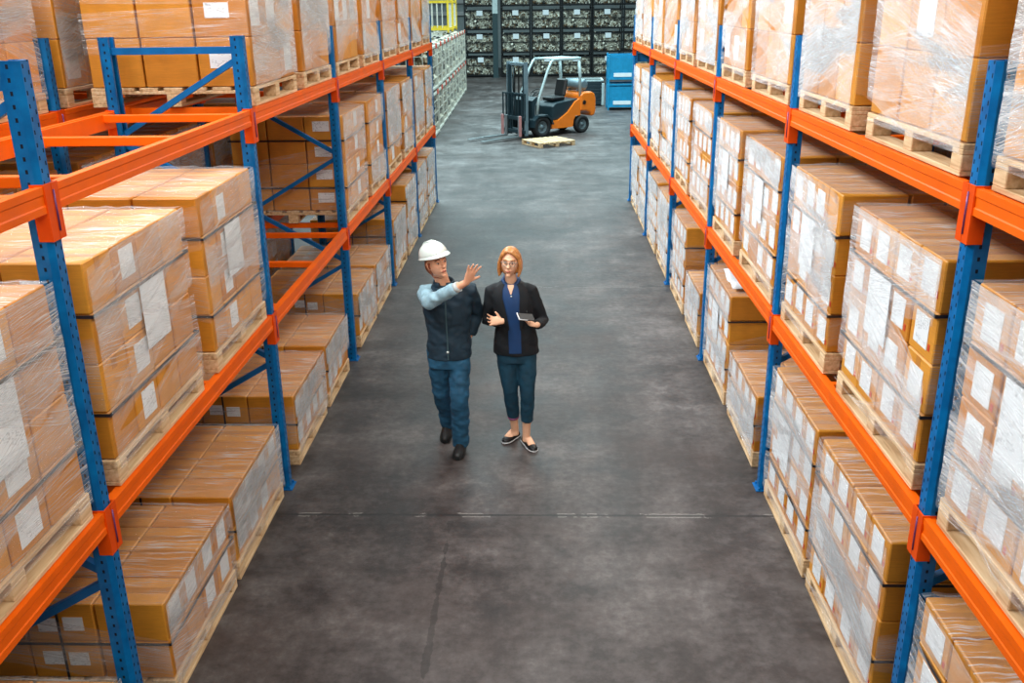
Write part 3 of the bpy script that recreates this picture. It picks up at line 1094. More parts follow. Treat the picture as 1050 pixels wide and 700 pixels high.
for sy in (1, -1):
    obj('guard_pillar', MB().tube([(0.12, sy * 0.42, 0.60), (0.06, sy * 0.42, 1.05), (-0.26, sy * 0.41, 1.80), (-0.40, sy * 0.40, 2.04), (-0.54, sy * 0.40, 2.08)], 0.036, 8), M['fl_grey'], fk)
    obj('guard_pillar', MB().tube([(-1.42, sy * 0.42, 1.00), (-1.40, sy * 0.42, 1.6), (-1.36, sy * 0.41, 2.02)], 0.042, 8), M['fl_grey'], fk)
g = MB()
for sy in (1, -1):
    g.bevel_box((-0.93, sy * 0.41, 2.08), (0.98, 0.07, 0.07), 0.012)
for i in range(8):
    g.bevel_box((-0.46 - i * 0.134, 0, 2.10), (0.045, 0.80, 0.03), 0.006)
obj('overhead_guard', g, M['fl_grey'], fk)


def wheel(x, y, r, wd, sy):
    wt = MB().disc_wheel((x, y, r), (0, 1, 0), [(-0.5, r * 0.62), (-0.5, r * 0.92), (-0.38, r), (0.38, r), (0.5, r * 0.92), (0.5, r * 0.62), (0.3, r * 0.58), (-0.3, r * 0.58)], wd, 28)
    o = obj('wheel', wt, M['rubber'], fk)
    rm = MB().disc_wheel((x, y, r), (0, sy, 0), [(-0.4, r * 0.60), (0.30, r * 0.62), (0.30, r * 0.52), (0.12, r * 0.40), (0.16, r * 0.22), (0.34, r * 0.18), (0.36, 0.01)], wd, 20)
    for i in range(6):
        a = i * pi / 3
        rm.ball((x + r * 0.33 * cos(a), y + sy * wd * 0.2, r + r * 0.33 * sin(a)), 0.018, 6, 5)
    obj('wheel_rim', rm, M['rim'], o)


for sy in (1, -1):
    wheel(0, sy * 0.44, 0.29, 0.20, sy)
    wheel(-1.46, sy * 0.42, 0.245, 0.17, sy)
MX = 0.46
for sy in (1, -1):
    m_ = MB()
    m_.prism([(MX - 0.06, sy * 0.40), (MX + 0.06, sy * 0.40), (MX + 0.06, sy * 0.37), (MX - 0.03, sy * 0.37), (MX - 0.03, sy * 0.31), (MX - 0.06, sy * 0.31)][::sy], 'z', 0.08, 2.06)
    obj('mast_channel', m_, M['fl_mast'], fk)
    m_ = MB().prism([(MX - 0.02, sy * 0.355), (MX + 0.05, sy * 0.355), (MX + 0.05, sy * 0.29), (MX - 0.02, sy * 0.29)][::sy], 'z', 0.14, 1.98)
    obj('inner_mast_channel', m_, M['fl_dark'], fk)
    obj('lift_cylinder', MB().tube([(MX - 0.10, sy * 0.30, 0.2), (MX - 0.10, sy * 0.30, 1.2)], 0.032, 10).tube([(MX - 0.10, sy * 0.30, 1.2), (MX - 0.10, sy * 0.30, 1.9)], 0.02, 8), M['fl_dark'], fk)
    obj('lift_chain', MB().box((MX + 0.02, sy * 0.09, 1.2), (0.012, 0.05, 1.4)), M['black'], fk)
obj('mast_crossmember', MB().bevel_box((MX - 0.02, 0, 2.0), (0.06, 0.66, 0.09), 0.008), M['fl_mast'], fk)
obj('mast_crossmember', MB().bevel_box((MX - 0.05, 0, 1.18), (0.05, 0.74, 0.10), 0.008), M['fl_dark'], fk)
obj('mast_crossmember', MB().bevel_box((MX - 0.05, 0, 0.20), (0.05, 0.74, 0.12), 0.008), M['fl_mast'], fk)
cr = MB().bevel_box((MX + 0.12, 0, 0.20), (0.05, 0.98, 0.10), 0.006).bevel_box((MX + 0.12, 0, 0.56), (0.05, 0.98, 0.10), 0.006)
cr.box((MX + 0.08, -0.20, 0.38), (0.05, 0.06, 0.46)).box((MX + 0.08, 0.20, 0.38), (0.05, 0.06, 0.46))
obj('fork_carriage', cr, M['fl_dark'], fk)
br = MB()
for i in range(8):
    br.box((MX + 0.12, -0.49 + i * 0.14, 0.90), (0.03, 0.03, 0.62))
br.box((MX + 0.12, 0, 1.22), (0.035, 1.02, 0.04))
obj('load_backrest', br, M['fl_dark'], fk)
for sy in (1, -1):
    y = sy * 0.30
    f = MB().bevel_box((MX + 0.17, y, 0.34), (0.045, 0.10, 0.58), 0.008)
    f.prism([(MX + 0.15, 0.05), (MX + 1.42, 0.05), (MX + 1.42, 0.064), (MX + 0.9, 0.085), (MX + 0.15, 0.095)], 'y', y - 0.055, y + 0.055)
    obj('fork', f, M['fl_fork'], fk)
    obj('fork_bracket', MB().bevel_box((MX + 0.215, y + sy * 0.10, 0.36), (0.05, 0.085, 0.56), 0.01), M['fl_pink'], fk)

# ------------------------------------------------------------------ people
M['skin'] = plain('skin', (230, 170, 136), 0.5, var=0.05, scale=20)
M['skin_pale'] = plain('skin_pale', (240, 190, 156), 0.5, var=0.05, scale=20)
M['lip'] = plain('lips', (170, 84, 76), 0.45)
M['eye'] = plain('eye_white', (196, 186, 178), 0.3, var=0.02)
M['iris'] = plain('iris_dark', (40, 34, 30), 0.2)
M['hair_red'] = plain('ginger_blonde_hair', (184, 124, 68), 0.4, var=0.35, scale=45)
M['hair_brown'] = plain('auburn_hair', (126, 66, 38), 0.45, var=0.3, scale=45)
M['helmet'] = plain('white_helmet_plastic', (226, 240, 236), 0.25, var=0.03, coat=0.5)
M['navy_work'] = plain('navy_work_jacket', (22, 48, 64), 0.75, var=0.25, scale=12)
M['sleeve'] = plain('lit_blue_grey_sleeve', (146, 182, 198), 0.75, var=0.3, scale=16)  # jacket sleeve lightened for the light falling on that arm
M['cuff'] = plain('pale_cuff', (196, 204, 204), 0.7)
M['denim'] = plain('work_denim', (30, 84, 116), 0.8, var=0.3, scale=14)
M['blazer'] = plain('black_blazer', (12, 20, 27), 0.8, var=0.25, scale=14)
M['shirt'] = plain('royal_blue_shirt', (12, 58, 108), 0.65, var=0.15, scale=14)
M['trouser'] = plain('dark_teal_trousers', (12, 62, 84), 0.75, var=0.25, scale=14)
M['shoe'] = plain('black_shoe', (14, 15, 18), 0.5)
M['sole'] = plain('white_sole', (214, 220, 224), 0.5)
M['boot'] = plain('dark_work_shoe', (22, 26, 28), 0.55)
M['glass_frame'] = plain('thin_glasses_frame', (150, 140, 134), 0.3, 0.5)


def fuse(name, mb, mat, parent, voxel=0.007, smooth=3, wrinkle=0.0):
    """One continuous surface out of overlapping lofts."""
    me = mb.mesh(name + '_tmp', [mat])
    o = bpy.data.objects.new(name + '_tmp', me)
    COL.objects.link(o)
    r = o.modifiers.new('r', 'REMESH'); r.mode = 'VOXEL'; r.voxel_size = voxel; r.use_smooth_shade = True
    s_ = o.modifiers.new('s', 'SMOOTH'); s_.iterations = smooth; s_.factor = 0.5
    dg = bpy.context.evaluated_depsgraph_get()
    m2 = bpy.data.meshes.new_from_object(o.evaluated_get(dg))
    m2.name = name
    bpy.data.objects.remove(o)
    bpy.data.meshes.remove(me)
    if not m2.materials:
        m2.materials.append(mat)
    m2.polygons.foreach_set('use_smooth', [True] * len(m2.polygons))
    if wrinkle:                                     # cloth folds
        nrm = [v.normal.copy() for v in m2.vertices]
        for v, nn in zip(m2.vertices, nrm):
            p = v.co
            q = noise.noise(V((p.x * 9, p.y * 9, p.z * 17 + p.x * 8))) + 0.5 * noise.noise(V((p.x * 24, p.y * 24, p.z * 30)))
            v.co = p + nn * (q * wrinkle)
        m2.update()
    return link(name, m2, parent)


def stack(mb, rings, n=28):
    """Horizontal elliptical rings [(x, y, z, rx, ry)] - a torso or a skirt of cloth."""
    rs = [[(x + rx * cos(2 * pi * j / n), y + ry * (abs(sin(2 * pi * j / n)) ** 0.85) * (1 if sin(2 * pi * j / n) > 0 else -1), z) for j in range(n)] for x, y, z, rx, ry in rings]
    mb.ring_loft(rs)


def ring_at(rings, z):
    for a, b in zip(rings, rings[1:]):
        if a[2] <= z <= b[2]:
            t = (z - a[2]) / (b[2] - a[2])
            return [a[i] + (b[i] - a[i]) * t for i in range(5)]
    return list(rings[-1] if z > rings[-1][2] else rings[0])


def panel(mb, rings, zs, angs, off, m=0):
    """A cloth panel lying on the torso front; angs: per z (from, to) degrees, 270 is the middle of the front."""
    pts = []
    for z, (a0, a1) in zip(zs, angs):
        x, y, _, rx, ry = ring_at(rings, z)
        row = []
        for j in range(9):
            a = radians(a0 + (a1 - a0) * j / 8)
            sy = sin(a)
            row.append((x + (rx + off) * cos(a), y + (ry + off) * (abs(sy) ** 0.85) * (1 if sy > 0 else -1), z))
        pts.append(row)
    mb.grid(pts, len(zs), 9, m)


def rot_from(fwd, up):
    f = V(fwd).normalized()
    x = f.cross(V(up)).normalized()
    z = x.cross(f)
    return Matrix((x, f, z)).transposed()      # columns: right, forward, up


def hand(mb, wrist, d, n, thumb_side, curl=(20, 25, 25), spread=6, size=1.0, thumb=35):
    """d: wrist to fingers; n: palm normal (the way the palm faces); thumb_side: +1/-1 along d x n."""
    d, n = V(d).normalized(), V(n)
    n = (n - d * n.dot(d)).normalized()
    s = d.cross(n) * thumb_side
    W = V(wrist)
    P = W + d * 0.085 * size
    rings = []
    for t, wx, wy in ((-0.012, 0.024, 0.019), (0.02, 0.030, 0.017), (0.055, 0.038, 0.015), (0.088, 0.038, 0.012)):
        c = W + d * t * size
        rings.append([c + s * wx * size * cos(2 * pi * j / 12) + n * wy * size * sin(2 * pi * j / 12) for j in range(12)])
    mb.ring_loft(rings)
    for i, (off, ln) in enumerate(((0.030, 0.072), (0.010, 0.080), (-0.010, 0.075), (-0.029, 0.060))):
        base = W + d * 0.080 * size + s * off * size
        a = radians(spread * (1.5 - i))
        dd = d * cos(a) + s * sin(a)
        pts = [base - d * 0.02, base]
        ang = 0
        for q, fr in enumerate((0.45, 0.30, 0.25)):
            ang += radians(curl[q] * (1 + 0.12 * i))
            pts.append(pts[-1] + (dd * cos(ang) + n * sin(ang)) * ln * fr * size)
        mb.tube(pts, [0.0095 * size, 0.0092 * size, 0.0085 * size, 0.0078 * size, 0.0066 * size], 8)
    tb = W + d * 0.025 * size + s * 0.026 * size
    a = radians(thumb)
    td = d * cos(a) + s * sin(a)
    t1 = tb + td * 0.040 * size + n * 0.010
    t2 = t1 + (td * 0.8 + d * 0.3 + n * 0.25).normalized() * 0.028 * size
    mb.tube([tb - td * 0.01, tb + td * 0.018, t1, t2], [0.014 * size, 0.0135 * size, 0.0105 * size, 0.0085 * size], 8)


def head(mb, C, R, sc=1.0, fem=False):
    """Head at C; R columns right, forward, up. Returns a function placing local points."""
    L = lambda x, y, z: V(C) + R @ (V((x, y, z)) * sc)
    def shape(p):
        x, y, z = p
        t = max(0.0, min(1.0, (-z - 0.01) / 0.11))
        x *= 1 - (0.36 if fem else 0.28) * t ** 1.4
        if y > 0:
            y *= 1 - 0.12 * t
            y += 0.012 * t * t
            y = y * (0.93 if z > 0.03 else 0.97)
        else:
            y *= 1 - 0.35 * t
        if y > 0.05 and -0.005 < z < 0.028 and 0.012 < abs(x) < 0.055:
            y -= 0.008
        return R @ (V((x, y, z)) * sc)
    mb.ball(C, V((0.074, 0.094, 0.117)), 28, 20, 0, shape)
    # nose, brow, lips, chin, ears
    mb.tube([L(0, 0.084, 0.022), L(0, 0.096, 0.0), L(0, 0.108, -0.022), L(0, 0.090, -0.032)], [(0.008 * sc, 0.008 * sc), (0.010 * sc, 0.011 * sc), (0.015 * sc, 0.013 * sc), (0.012 * sc, 0.008 * sc)], 10, side=R @ V((1, 0, 0)))
    mb.tube([L(-0.05, 0.070, 0.034), L(-0.025, 0.084, 0.038), L(0, 0.086, 0.034), L(0.025, 0.084, 0.038), L(0.05, 0.070, 0.034)], 0.009 * sc, 8)
    mb.tube([L(-0.026, 0.078, -0.058), L(0, 0.090, -0.056), L(0.026, 0.078, -0.058)], 0.0085 * sc, 8)
    mb.ball(L(0, 0.070, -0.094), 0.018 * sc, 10, 8)
    for s in (-1, 1):
        for k in range(1):
            mb.tube([L(s * 0.072, -0.010, -0.034), L(s * 0.080, -0.006, -0.010), L(s * 0.083, -0.014, 0.020), L(s * 0.075, -0.024, 0.030)], [(0.009 * sc, 0.006 * sc), (0.016 * sc, 0.007 * sc), (0.018 * sc, 0.007 * sc), (0.008 * sc, 0.005 * sc)], 8, side=R @ V((0, 1, 0)))
    return L


def face_parts(root, L, sc, R, brow_mat, lip=True):
    for s in (-1, 1):
        e = MB().ball(L(s * 0.031, 0.0765, 0.012), V((0.0120, 0.0110, 0.0062)) * sc, 12, 8)
        eo = obj('eye', e, M['eye'], root)
        i = MB().ball(L(s * 0.031, 0.0845, 0.0118), 0.0062 * sc, 10, 6)
        obj('iris', i, M['iris'], eo)
        b = MB().tube([L(s * 0.050, 0.074, 0.036), L(s * 0.034, 0.087, 0.042), L(s * 0.014, 0.090, 0.038)], 0.0042 * sc, 6)
        obj('eyebrow', b, brow_mat, root)
    m_ = MB().tube([L(-0.023, 0.081, -0.060), L(-0.01, 0.0925, -0.056), L(0, 0.0945, -0.058), L(0.01, 0.0925, -0.056), L(0.023, 0.081, -0.060)], [(0.003 * sc, 0.003 * sc), (0.006 * sc, 0.005 * sc), (0.0065 * sc, 0.005 * sc), (0.006 * sc, 0.005 * sc), (0.003 * sc, 0.003 * sc)], 8)
    obj('mouth', m_, M['lip'], root)


def shoe(name, root, heel, toe, mat, sole_mat, w=0.045, h=0.085, pitch=0.0, low=False):
    """Upper with an opening at the ankle, on a separate sole."""
    heel, toe = V(heel), V(toe)
    d = (toe - heel); L = d.length; d.normalize()
    s = V((0, 0, 1)).cross(d).normalized()
    up = d.cross(s) * -1
    up = s.cross(d) * -1 if (s.cross(d)).z < 0 else s.cross(d)
    prof = [(0.0, 0.62, 0.55), (0.06, 0.78, 0.95), (0.25, 0.86, 1.0), (0.45, 0.88, 0.78 if not low else 0.66), (0.65, 1.0, 0.62), (0.85, 0.92, 0.48), (0.96, 0.66, 0.36), (1.0, 0.35, 0.22)]
    b, so = MB(), MB()
    rings, sr = [], []
    for t, ww, hh in prof:
        c = heel + d * (L * t)
        H = h * hh * (0.8 if low and t < 0.4 else 1)
        rings.append([c + s * (w * ww * cos(a)) + up * (0.018 + max(0, sin(a)) * H + min(0, sin(a)) * 0.004) for a in [2 * pi * j / 16 for j in range(16)]])
        sr.append([c + s * (w * (ww + 0.1) * cos(a)) + up * (0.011 + sin(a) * 0.010) for a in [2 * pi * j / 16 for j in range(16)]])
    b.ring_loft(rings)
    so.ring_loft(sr)
    o = obj(name, b, mat, root)
    obj('shoe_sole', so, sole_mat, o)


# ---- the man in the hard hat
mn = thing('person', 'person in white hard hat and navy work clothes pointing with one hand', 'person', (0, 0, 0))
MX0 = -0.755
HC = V((-0.822, 7.03, 1.668))
HR = rot_from((0.62, -0.76, 0.16), (-0.16, -0.05, 1))
sh_r, el_r, wr_r = V((-0.930, 7.10, 1.405)), V((-0.870, 6.86, 1.405)), V((-0.565, 6.76, 1.592))
sh_l, el_l, wr_l = V((-0.575, 7.12, 1.425)), V((-0.525, 7.25, 1.19)), V((-0.600, 7.20, 0.98))
bd = MB()
Lm = head(bd, HC, HR, 1.0)
bd.tube([(-0.765, 7.10, 1.40), (-0.785, 7.085, 1.50), HC + V((0.015, 0.02, -0.06))], [(0.075, 0.07), (0.058, 0.06), (0.056, 0.062)], 14)
stack(bd, [(MX0, 7.1, 0.90, 0.15, 0.095), (MX0, 7.1, 1.1, 0.14, 0.09), (MX0, 7.1, 1.3, 0.165, 0.10), (MX0, 7.1, 1.42, 0.15, 0.08), (-0.765, 7.1, 1.46, 0.08, 0.06)])
for a, e, w_ in ((sh_r, el_r, wr_r), (sh_l, el_l, wr_l)):
    bd.tube([a, (a + e) / 2, e, (e + w_) / 2, w_], [0.048, 0.046, 0.038, 0.036, 0.025], 12)
hp_r, kn_r, an_r = V((-0.845, 7.10, 0.90)), V((-0.842, 7.18, 0.50)), V((-0.815, 7.40, 0.13))
hp_l, kn_l, an_l = V((-0.675, 7.10, 0.90)), V((-0.675, 7.02, 0.51)), V((-0.685, 7.12, 0.09))
for a, e, w_ in ((hp_r, kn_r, an_r), (hp_l, kn_l, an_l)):
    bd.tube([a + V((0, 0, 0.05)), (a + e) / 2, e, (e * 0.6 + w_ * 0.4), w_], [0.075, 0.07, 0.052, 0.052, 0.036], 12)
hand(bd, wr_r, (0.42, -0.05, 0.90), (0.50, -0.85, -0.05), 1, (3, 6, 8), 11, 1.08, 46)
hand(bd, wr_l, (0.02, -0.05, -1), (-1, -0.2, 0), 1, (25, 30, 30), 3)
fuse('body', bd, M['skin'], mn, 0.006, 2)
face_parts(mn, Lm, 1.0, HR, M['hair_brown'])
# hair below the helmet
hb = MB()
hb.ball(Lm(0, -0.030, -0.012), V((0.080, 0.080, 0.088)), 16, 12, 0, lambda p: HR @ V((p.x, min(p.y, 0.045), max(p.z, -0.075))))
for s in (-1, 1):
    hb.tube([Lm(s * 0.076, 0.02, 0.03), Lm(s * 0.079, 0.012, -0.006), Lm(s * 0.074, 0.012, -0.028)], [0.012, 0.010, 0.005], 8)
fuse('hair', hb, M['hair_brown'], mn, 0.006, 2)
jr = [(-0.75, 7.10, 0.86, 0.182, 0.130), (-0.75, 7.10, 0.96, 0.184, 0.128), (-0.752, 7.10, 1.08, 0.172, 0.120), (-0.755, 7.10, 1.22, 0.192, 0.128), (-0.756, 7.10, 1.34, 0.198, 0.125), (-0.757, 7.10, 1.42, 0.175, 0.105), (-0.765, 7.10, 1.465, 0.115, 0.085), (-0.77, 7.10, 1.49, 0.080, 0.074)]
jk = MB()
stack(jk, jr)
jk.tube([sh_l + V((-0.06, 0, 0.005)), sh_l, (sh_l + el_l) / 2, el_l, (el_l + wr_l) / 2, wr_l * 0.85 + el_l * 0.15], [0.072, 0.072, 0.068, 0.062, 0.056, 0.050], 14)
fuse('jacket', jk, M['navy_work'], mn, 0.009, 3, 0.009)
sl = MB()
fo = [(0.0, 0.074), (0.25, 0.072), (0.45, 0.063), (0.6, 0.068), (0.8, 0.058), (1.0, 0.064)]
pts = [sh_r + V((0.055, 0, 0.0))] + [sh_r + (el_r - sh_r) * t for t, _ in fo]
rad = [0.070] + [r for _, r in fo]
fo2 = [(0.15, 0.062), (0.28, 0.053), (0.40, 0.058), (0.52, 0.048), (0.64, 0.050), (0.72, 0.044)]
pts += [el_r + (wr_r - el_r) * t for t, _ in fo2]
rad += [r for _, r in fo2]
sl.tube(pts, rad, 16)
slv = fuse('sleeve', sl, M['sleeve'], mn, 0.007, 2, 0.010)
slv['label'] = 'pushed-up sleeve of the pointing arm, blue grey with light painted in'
obj('cuff', MB().tube([el_r + (wr_r - el_r) * 0.70, el_r + (wr_r - el_r) * 0.80], [0.043, 0.041], 16), M['cuff'], mn)
cl = MB()
cz = V((-0.775, 7.085, 1.482))
cl.tube([cz + V((0.080 * cos(a), 0.076 * sin(a), 0.010 + 0.02 * max(0, sin(a)))) for a in [radians(-70 + 320 * i / 18) for i in range(19)]], [(0.022, 0.009)] * 19, 8, side=(0, 0, 1))
obj('collar', cl, M['navy_work'], mn)
pk = MB()
panel(pk, jr, [1.18, 1.22, 1.27, 1.31], [(284, 306)] * 4, 0.012)
obj('chest_pocket', pk, M['navy_work'], mn)
zp = MB()
panel(zp, jr, [0.88, 1.0, 1.1, 1.2, 1.3, 1.38], [(268.4, 271.6)] * 6, 0.010)
obj('front_zip', zp, plain('zip_dark', (70, 96, 104), 0.4, 0.3), mn)
bt = MB().ball((-0.752, 6.965, 0.945), 0.011, 10, 8)
obj('button', bt, M['cuff'], mn)
tp = MB()
stack(tp, [(-0.76, 7.10, 0.78, 0.17, 0.120), (-0.755, 7.10, 0.86, 0.175, 0.124), (-0.755, 7.10, 0.93, 0.172, 0.12)])
tp.tube([hp_r + V((0, 0, 0.03)), hp_r * 0.55 + kn_r * 0.45, kn_r, kn_r * 0.7 + an_r * 0.3, kn_r * 0.35 + an_r * 0.65, an_r + V((0, -0.01, -0.035))], [0.098, 0.090, 0.074, 0.075, 0.070, 0.068], 16)
tp.tube([hp_l + V((0, 0, 0.03)), hp_l * 0.55 + kn_l * 0.45, kn_l + V((0, -0.005, 0.03)), kn_l + V((0, 0.0, -0.02)), kn_l * 0.7 + an_l * 0.3, kn_l * 0.35 + an_l * 0.65, an_l + V((0, -0.005, -0.045))], [0.100, 0.090, 0.080, 0.074, 0.078, 0.072, 0.072], 16)
fuse('trousers', tp, M['denim'], mn, 0.009, 3, 0.010)
shoe('work_shoe', mn, (-0.685, 7.18, 0.0), (-0.70, 6.90, 0.0), M['boot'], M['boot'], 0.050, 0.10)
shoe('work_shoe', mn, (-0.825, 7.47, 0.07), (-0.835, 7.22, 0.0), M['boot'], M['boot'], 0.050, 0.10)
# hard hat: shell, brim with a peak, ridge
hh = MB()
hc = Lm(0, -0.010, 0.068)
HT = HR @ Matrix.Rotation(radians(6), 3, 'X')
H = lambda x, y, z: hc + HT @ V((x, y, z))
rings = []
for t in [i / 9 for i in range(10)]:
    a = t * pi / 2 * 0.985
    q = cos(a) ** 0.85
    rings.append([H(0.108 * q * cos(b_), 0.132 * q * sin(b_), 0.112 * sin(a)) for b_ in [2 * pi * j / 28 for j in range(28)]])
hh.ring_loft(rings)
shell = obj('hard_hat', hh, M['helmet'], mn)
bm_ = MB()
ring = lambda k, dz: [H((0.106 + k) * cos(b_), (0.130 + k + (0.040 * max(0, sin(b_)) ** 1.5 if k > 0 else 0)) * sin(b_), dz - (0.012 * max(0, sin(b_)) if k > 0 else 0)) for b_ in [2 * pi * j / 28 for j in range(28)]]
bm_.ring_loft([ring(-0.004, -0.004), ring(0.013, -0.008), ring(0.013, -0.002), ring(0.0, 0.010)], caps=False)
obj('hat_brim', bm_, M['helmet'], shell)
rd = MB()
for x in (-0.022, 0, 0.022):
    rd.tube([H(x, 0.132 * cos(a) * 0.9, 0.006 + 0.110 * sin(a)) for a in [radians(20 + 130 * i / 12) for i in range(13)]], 0.006, 6)
obj('hat_ridge', rd, M['helmet'], shell)
cs = MB()
for s in (-1, 1):
    cs.tube([H(s * 0.092, 0.0, -0.005), Lm(s * 0.084, -0.005, -0.02), Lm(s * 0.058, 0.0, -0.095), Lm(0, 0.020, -0.124)], 0.004, 6)
obj('chin_strap', cs, plain('rust_strap', (150, 80, 52), 0.6), shell)

# ---- the woman in the blazer
wm = thing('person', 'person in black blazer and blue shirt holding a tablet while walking', 'person', (0, 0, 0))
WC = V((-0.245, 7.12, 1.648))
WR = rot_from((-0.10, -0.97, 0.04), (0.05, 0.0, 1))
s_r, e_r, w_r = V((-0.400, 7.18, 1.405)), V((-0.440, 7.19, 1.13)), V((-0.305, 6.975, 1.205))
s_l, e_l, w_l = V((-0.080, 7.18, 1.405)), V((0.015, 7.19, 1.13)), V((-0.035, 6.960, 1.175))
bd = MB()
Lw = head(bd, WC, WR, 0.95, True)
bd.tube([(-0.24, 7.18, 1.36), (-0.24, 7.17, 1.45), WC + V((0, 0.015, -0.06))], [(0.060, 0.055), (0.047, 0.050), (0.048, 0.054)], 14)
stack(bd, [(-0.21, 7.18, 0.86, 0.14, 0.10), (-0.215, 7.18, 1.05, 0.115, 0.085), (-0.235, 7.18, 1.28, 0.135, 0.095), (-0.24, 7.18, 1.38, 0.13, 0.075), (-0.24, 7.18, 1.42, 0.06, 0.05)])
for a, e, w_ in ((s_r, e_r, w_r), (s_l, e_l, w_l)):
    bd.tube([a, (a + e) / 2, e, (e + w_) / 2, w_], [0.040, 0.038, 0.034, 0.031, 0.022], 12)
q_r, k_r, a_r = V((-0.285, 7.18, 0.88)), V((-0.258, 7.16, 0.53)), V((-0.228, 7.30, 0.10))
q_l, k_l, a_l = V((-0.125, 7.18, 0.88)), V((-0.112, 7.13, 0.52)), V((-0.128, 7.20, 0.09))
for a, e, w_ in ((q_r, k_r, a_r), (q_l, k_l, a_l)):
    bd.tube([a + V((0, 0, 0.05)), (a + e) / 2, e, e * 0.65 + w_ * 0.35, e * 0.25 + w_ * 0.75, w_, w_ + V((0, 0, -0.05))], [0.078, 0.070, 0.050, 0.050, 0.036, 0.034, 0.036], 12)
TOE = ((-0.325, 7.215), (-0.052, 7.055)); HEEL = ((-0.205, 7.385), (-0.150, 7.285))
for (tx, ty), (hx, hy) in zip(TOE, HEEL):
    bd.tube([(hx * 0.85 + tx * 0.15, hy * 0.85 + ty * 0.15, 0.065), (hx * 0.55 + tx * 0.45, hy * 0.55 + ty * 0.45, 0.058), (hx * 0.25 + tx * 0.75, hy * 0.25 + ty * 0.75, 0.038)], [(0.032, 0.030), (0.034, 0.024), (0.034, 0.014)], 12, side=(0.8, 0.6, 0))
hand(bd, w_r, (-0.95, -0.25, 0.12), (0.05, -0.85, 0.50), 1, (14, 20, 18), 12, 0.95, 55)
hand(bd, w_l, (-0.72, -0.45, 0.32), (0.10, -0.25, 0.95), 1, (16, 20, 20), 4, 0.92, 42)
fuse('body', bd, M['skin_pale'], wm, 0.006, 2)
face_parts(wm, Lw, 0.95, WR, M['hair_red'])
# bob hair with a side parting
hr = MB()
def bob(p):
    x, y, z = p
    if y > 0.035 and z < 0.082:                     # leave the face open
        y = 0.035 + (y - 0.035) * 0.15
    if z < -0.02:
        x *= 1.10
    return WR @ V((x, y, max(z, -0.118)))
hr.ball(Lw(0, -0.022, 0.012), V((0.090, 0.098, 0.118)), 28, 20, 0, bob)
for s in (-1, 1):
    for q in range(4):
        y = 0.030 - q * 0.030
        hr.tube([Lw(s * 0.02 if q == 0 else s * 0.05, y + 0.02 if q == 0 else y, 0.108 if q == 0 else 0.085), Lw(s * 0.066, y + (0.012 if q == 0 else 0), 0.062), Lw(s * 0.087, y, 0.0), Lw(s * 0.089, y - 0.003, -0.06), Lw(s * 0.078, y + 0.006, -0.112)],
                [(0.016, 0.014), (0.020, 0.016), (0.021, 0.013), (0.022, 0.014), (0.012, 0.009)], 10, side=WR @ V((0, 1, 0)))
hr.tube([Lw(0.030, 0.055, 0.104), Lw(-0.015, 0.070, 0.100), Lw(-0.052, 0.062, 0.074), Lw(-0.080, 0.036, 0.02)], [(0.012, 0.012), (0.015, 0.010), (0.015, 0.010), (0.011, 0.010)], 10)
hr.tube([Lw(0.028, 0.056, 0.104), Lw(0.054, 0.056, 0.078), Lw(0.080, 0.034, 0.025)], [(0.014, 0.014), (0.017, 0.012), (0.012, 0.010)], 10)
fuse('hair', hr, M['hair_red'], wm, 0.006, 2)
gl = MB()
for s in (-1, 1):
    gl.tube([Lw(s * 0.033 + 0.024 * cos(a), 0.100 - 0.10 * (abs(s * 0.033 + 0.024 * cos(a)) ** 1.2) * 0.9, 0.010 + 0.019 * sin(a)) for a in [2 * pi * i / 18 for i in range(19)]], 0.0022, 6, caps=False)
    gl.tube([Lw(s * 0.058, 0.088, 0.016), Lw(s * 0.080, 0.02, 0.016), Lw(s * 0.080, -0.02, 0.010)], 0.0022, 6)
gl.tube([Lw(-0.010, 0.100, 0.014), Lw(0, 0.103, 0.016), Lw(0.010, 0.100, 0.014)], 0.0022, 6)
glo = obj('glasses', gl, M['glass_frame'], wm)
wr_ = [(-0.205, 7.18, 0.87, 0.190, 0.128), (-0.208, 7.18, 0.98, 0.182, 0.126), (-0.212, 7.18, 1.12, 0.160, 0.118), (-0.228, 7.18, 1.28, 0.168, 0.130), (-0.238, 7.18, 1.37, 0.172, 0.118), (-0.240, 7.18, 1.442, 0.142, 0.094), (-0.240, 7.18, 1.475, 0.088, 0.074)]
bl = MB()
stack(bl, wr_)
for s_, e_, w_ in ((s_r, e_r, w_r), (s_l, e_l, w_l)):
    inw = V((0.045 if s_ is s_r else -0.045, 0, 0.006))
    bl.tube([s_ + inw, s_, (s_ + e_) / 2, e_ + V((0, 0.01, 0)), (e_ + w_) / 2, w_ * 0.86 + e_ * 0.14], [0.056, 0.056, 0.054, 0.052, 0.046, 0.040], 14)
fuse('blazer', bl, M['blazer'], wm, 0.008, 3, 0.005)
zs = [0.90, 1.0, 1.1, 1.2, 1.30, 1.38, 1.44, 1.474]
shp = MB()
panel(shp, wr_, zs, [(254, 284), (253, 285), (252, 287), (250, 289), (248, 291), (246, 293), (244, 296), (242, 298)], 0.006)
obj('shirt', shp, M['shirt'], wm)
nk = MB()
panel(nk, wr_, [1.400, 1.430, 1.453, 1.472], [(268.5, 271.5), (265, 275), (260, 280), (256, 284)], 0.010)
obj('open_neckline', nk, M['skin_pale'], wm)
lp = MB()
for sgn in (-1, 1):
    A = lambda base, wd: (270 + sgn * base, 270 + sgn * (base + wd))
    panel(lp, wr_, [1.10, 1.17, 1.24, 1.31, 1.37, 1.43, 1.474], [A(14, 3), A(15, 11), A(17, 19), A(19, 25), A(22, 30), A(25, 28), A(28, 27)], 0.013)
obj('lapel', lp, M['blazer'], wm)
cl = MB()
cc = V((-0.24, 7.175, 1.486))
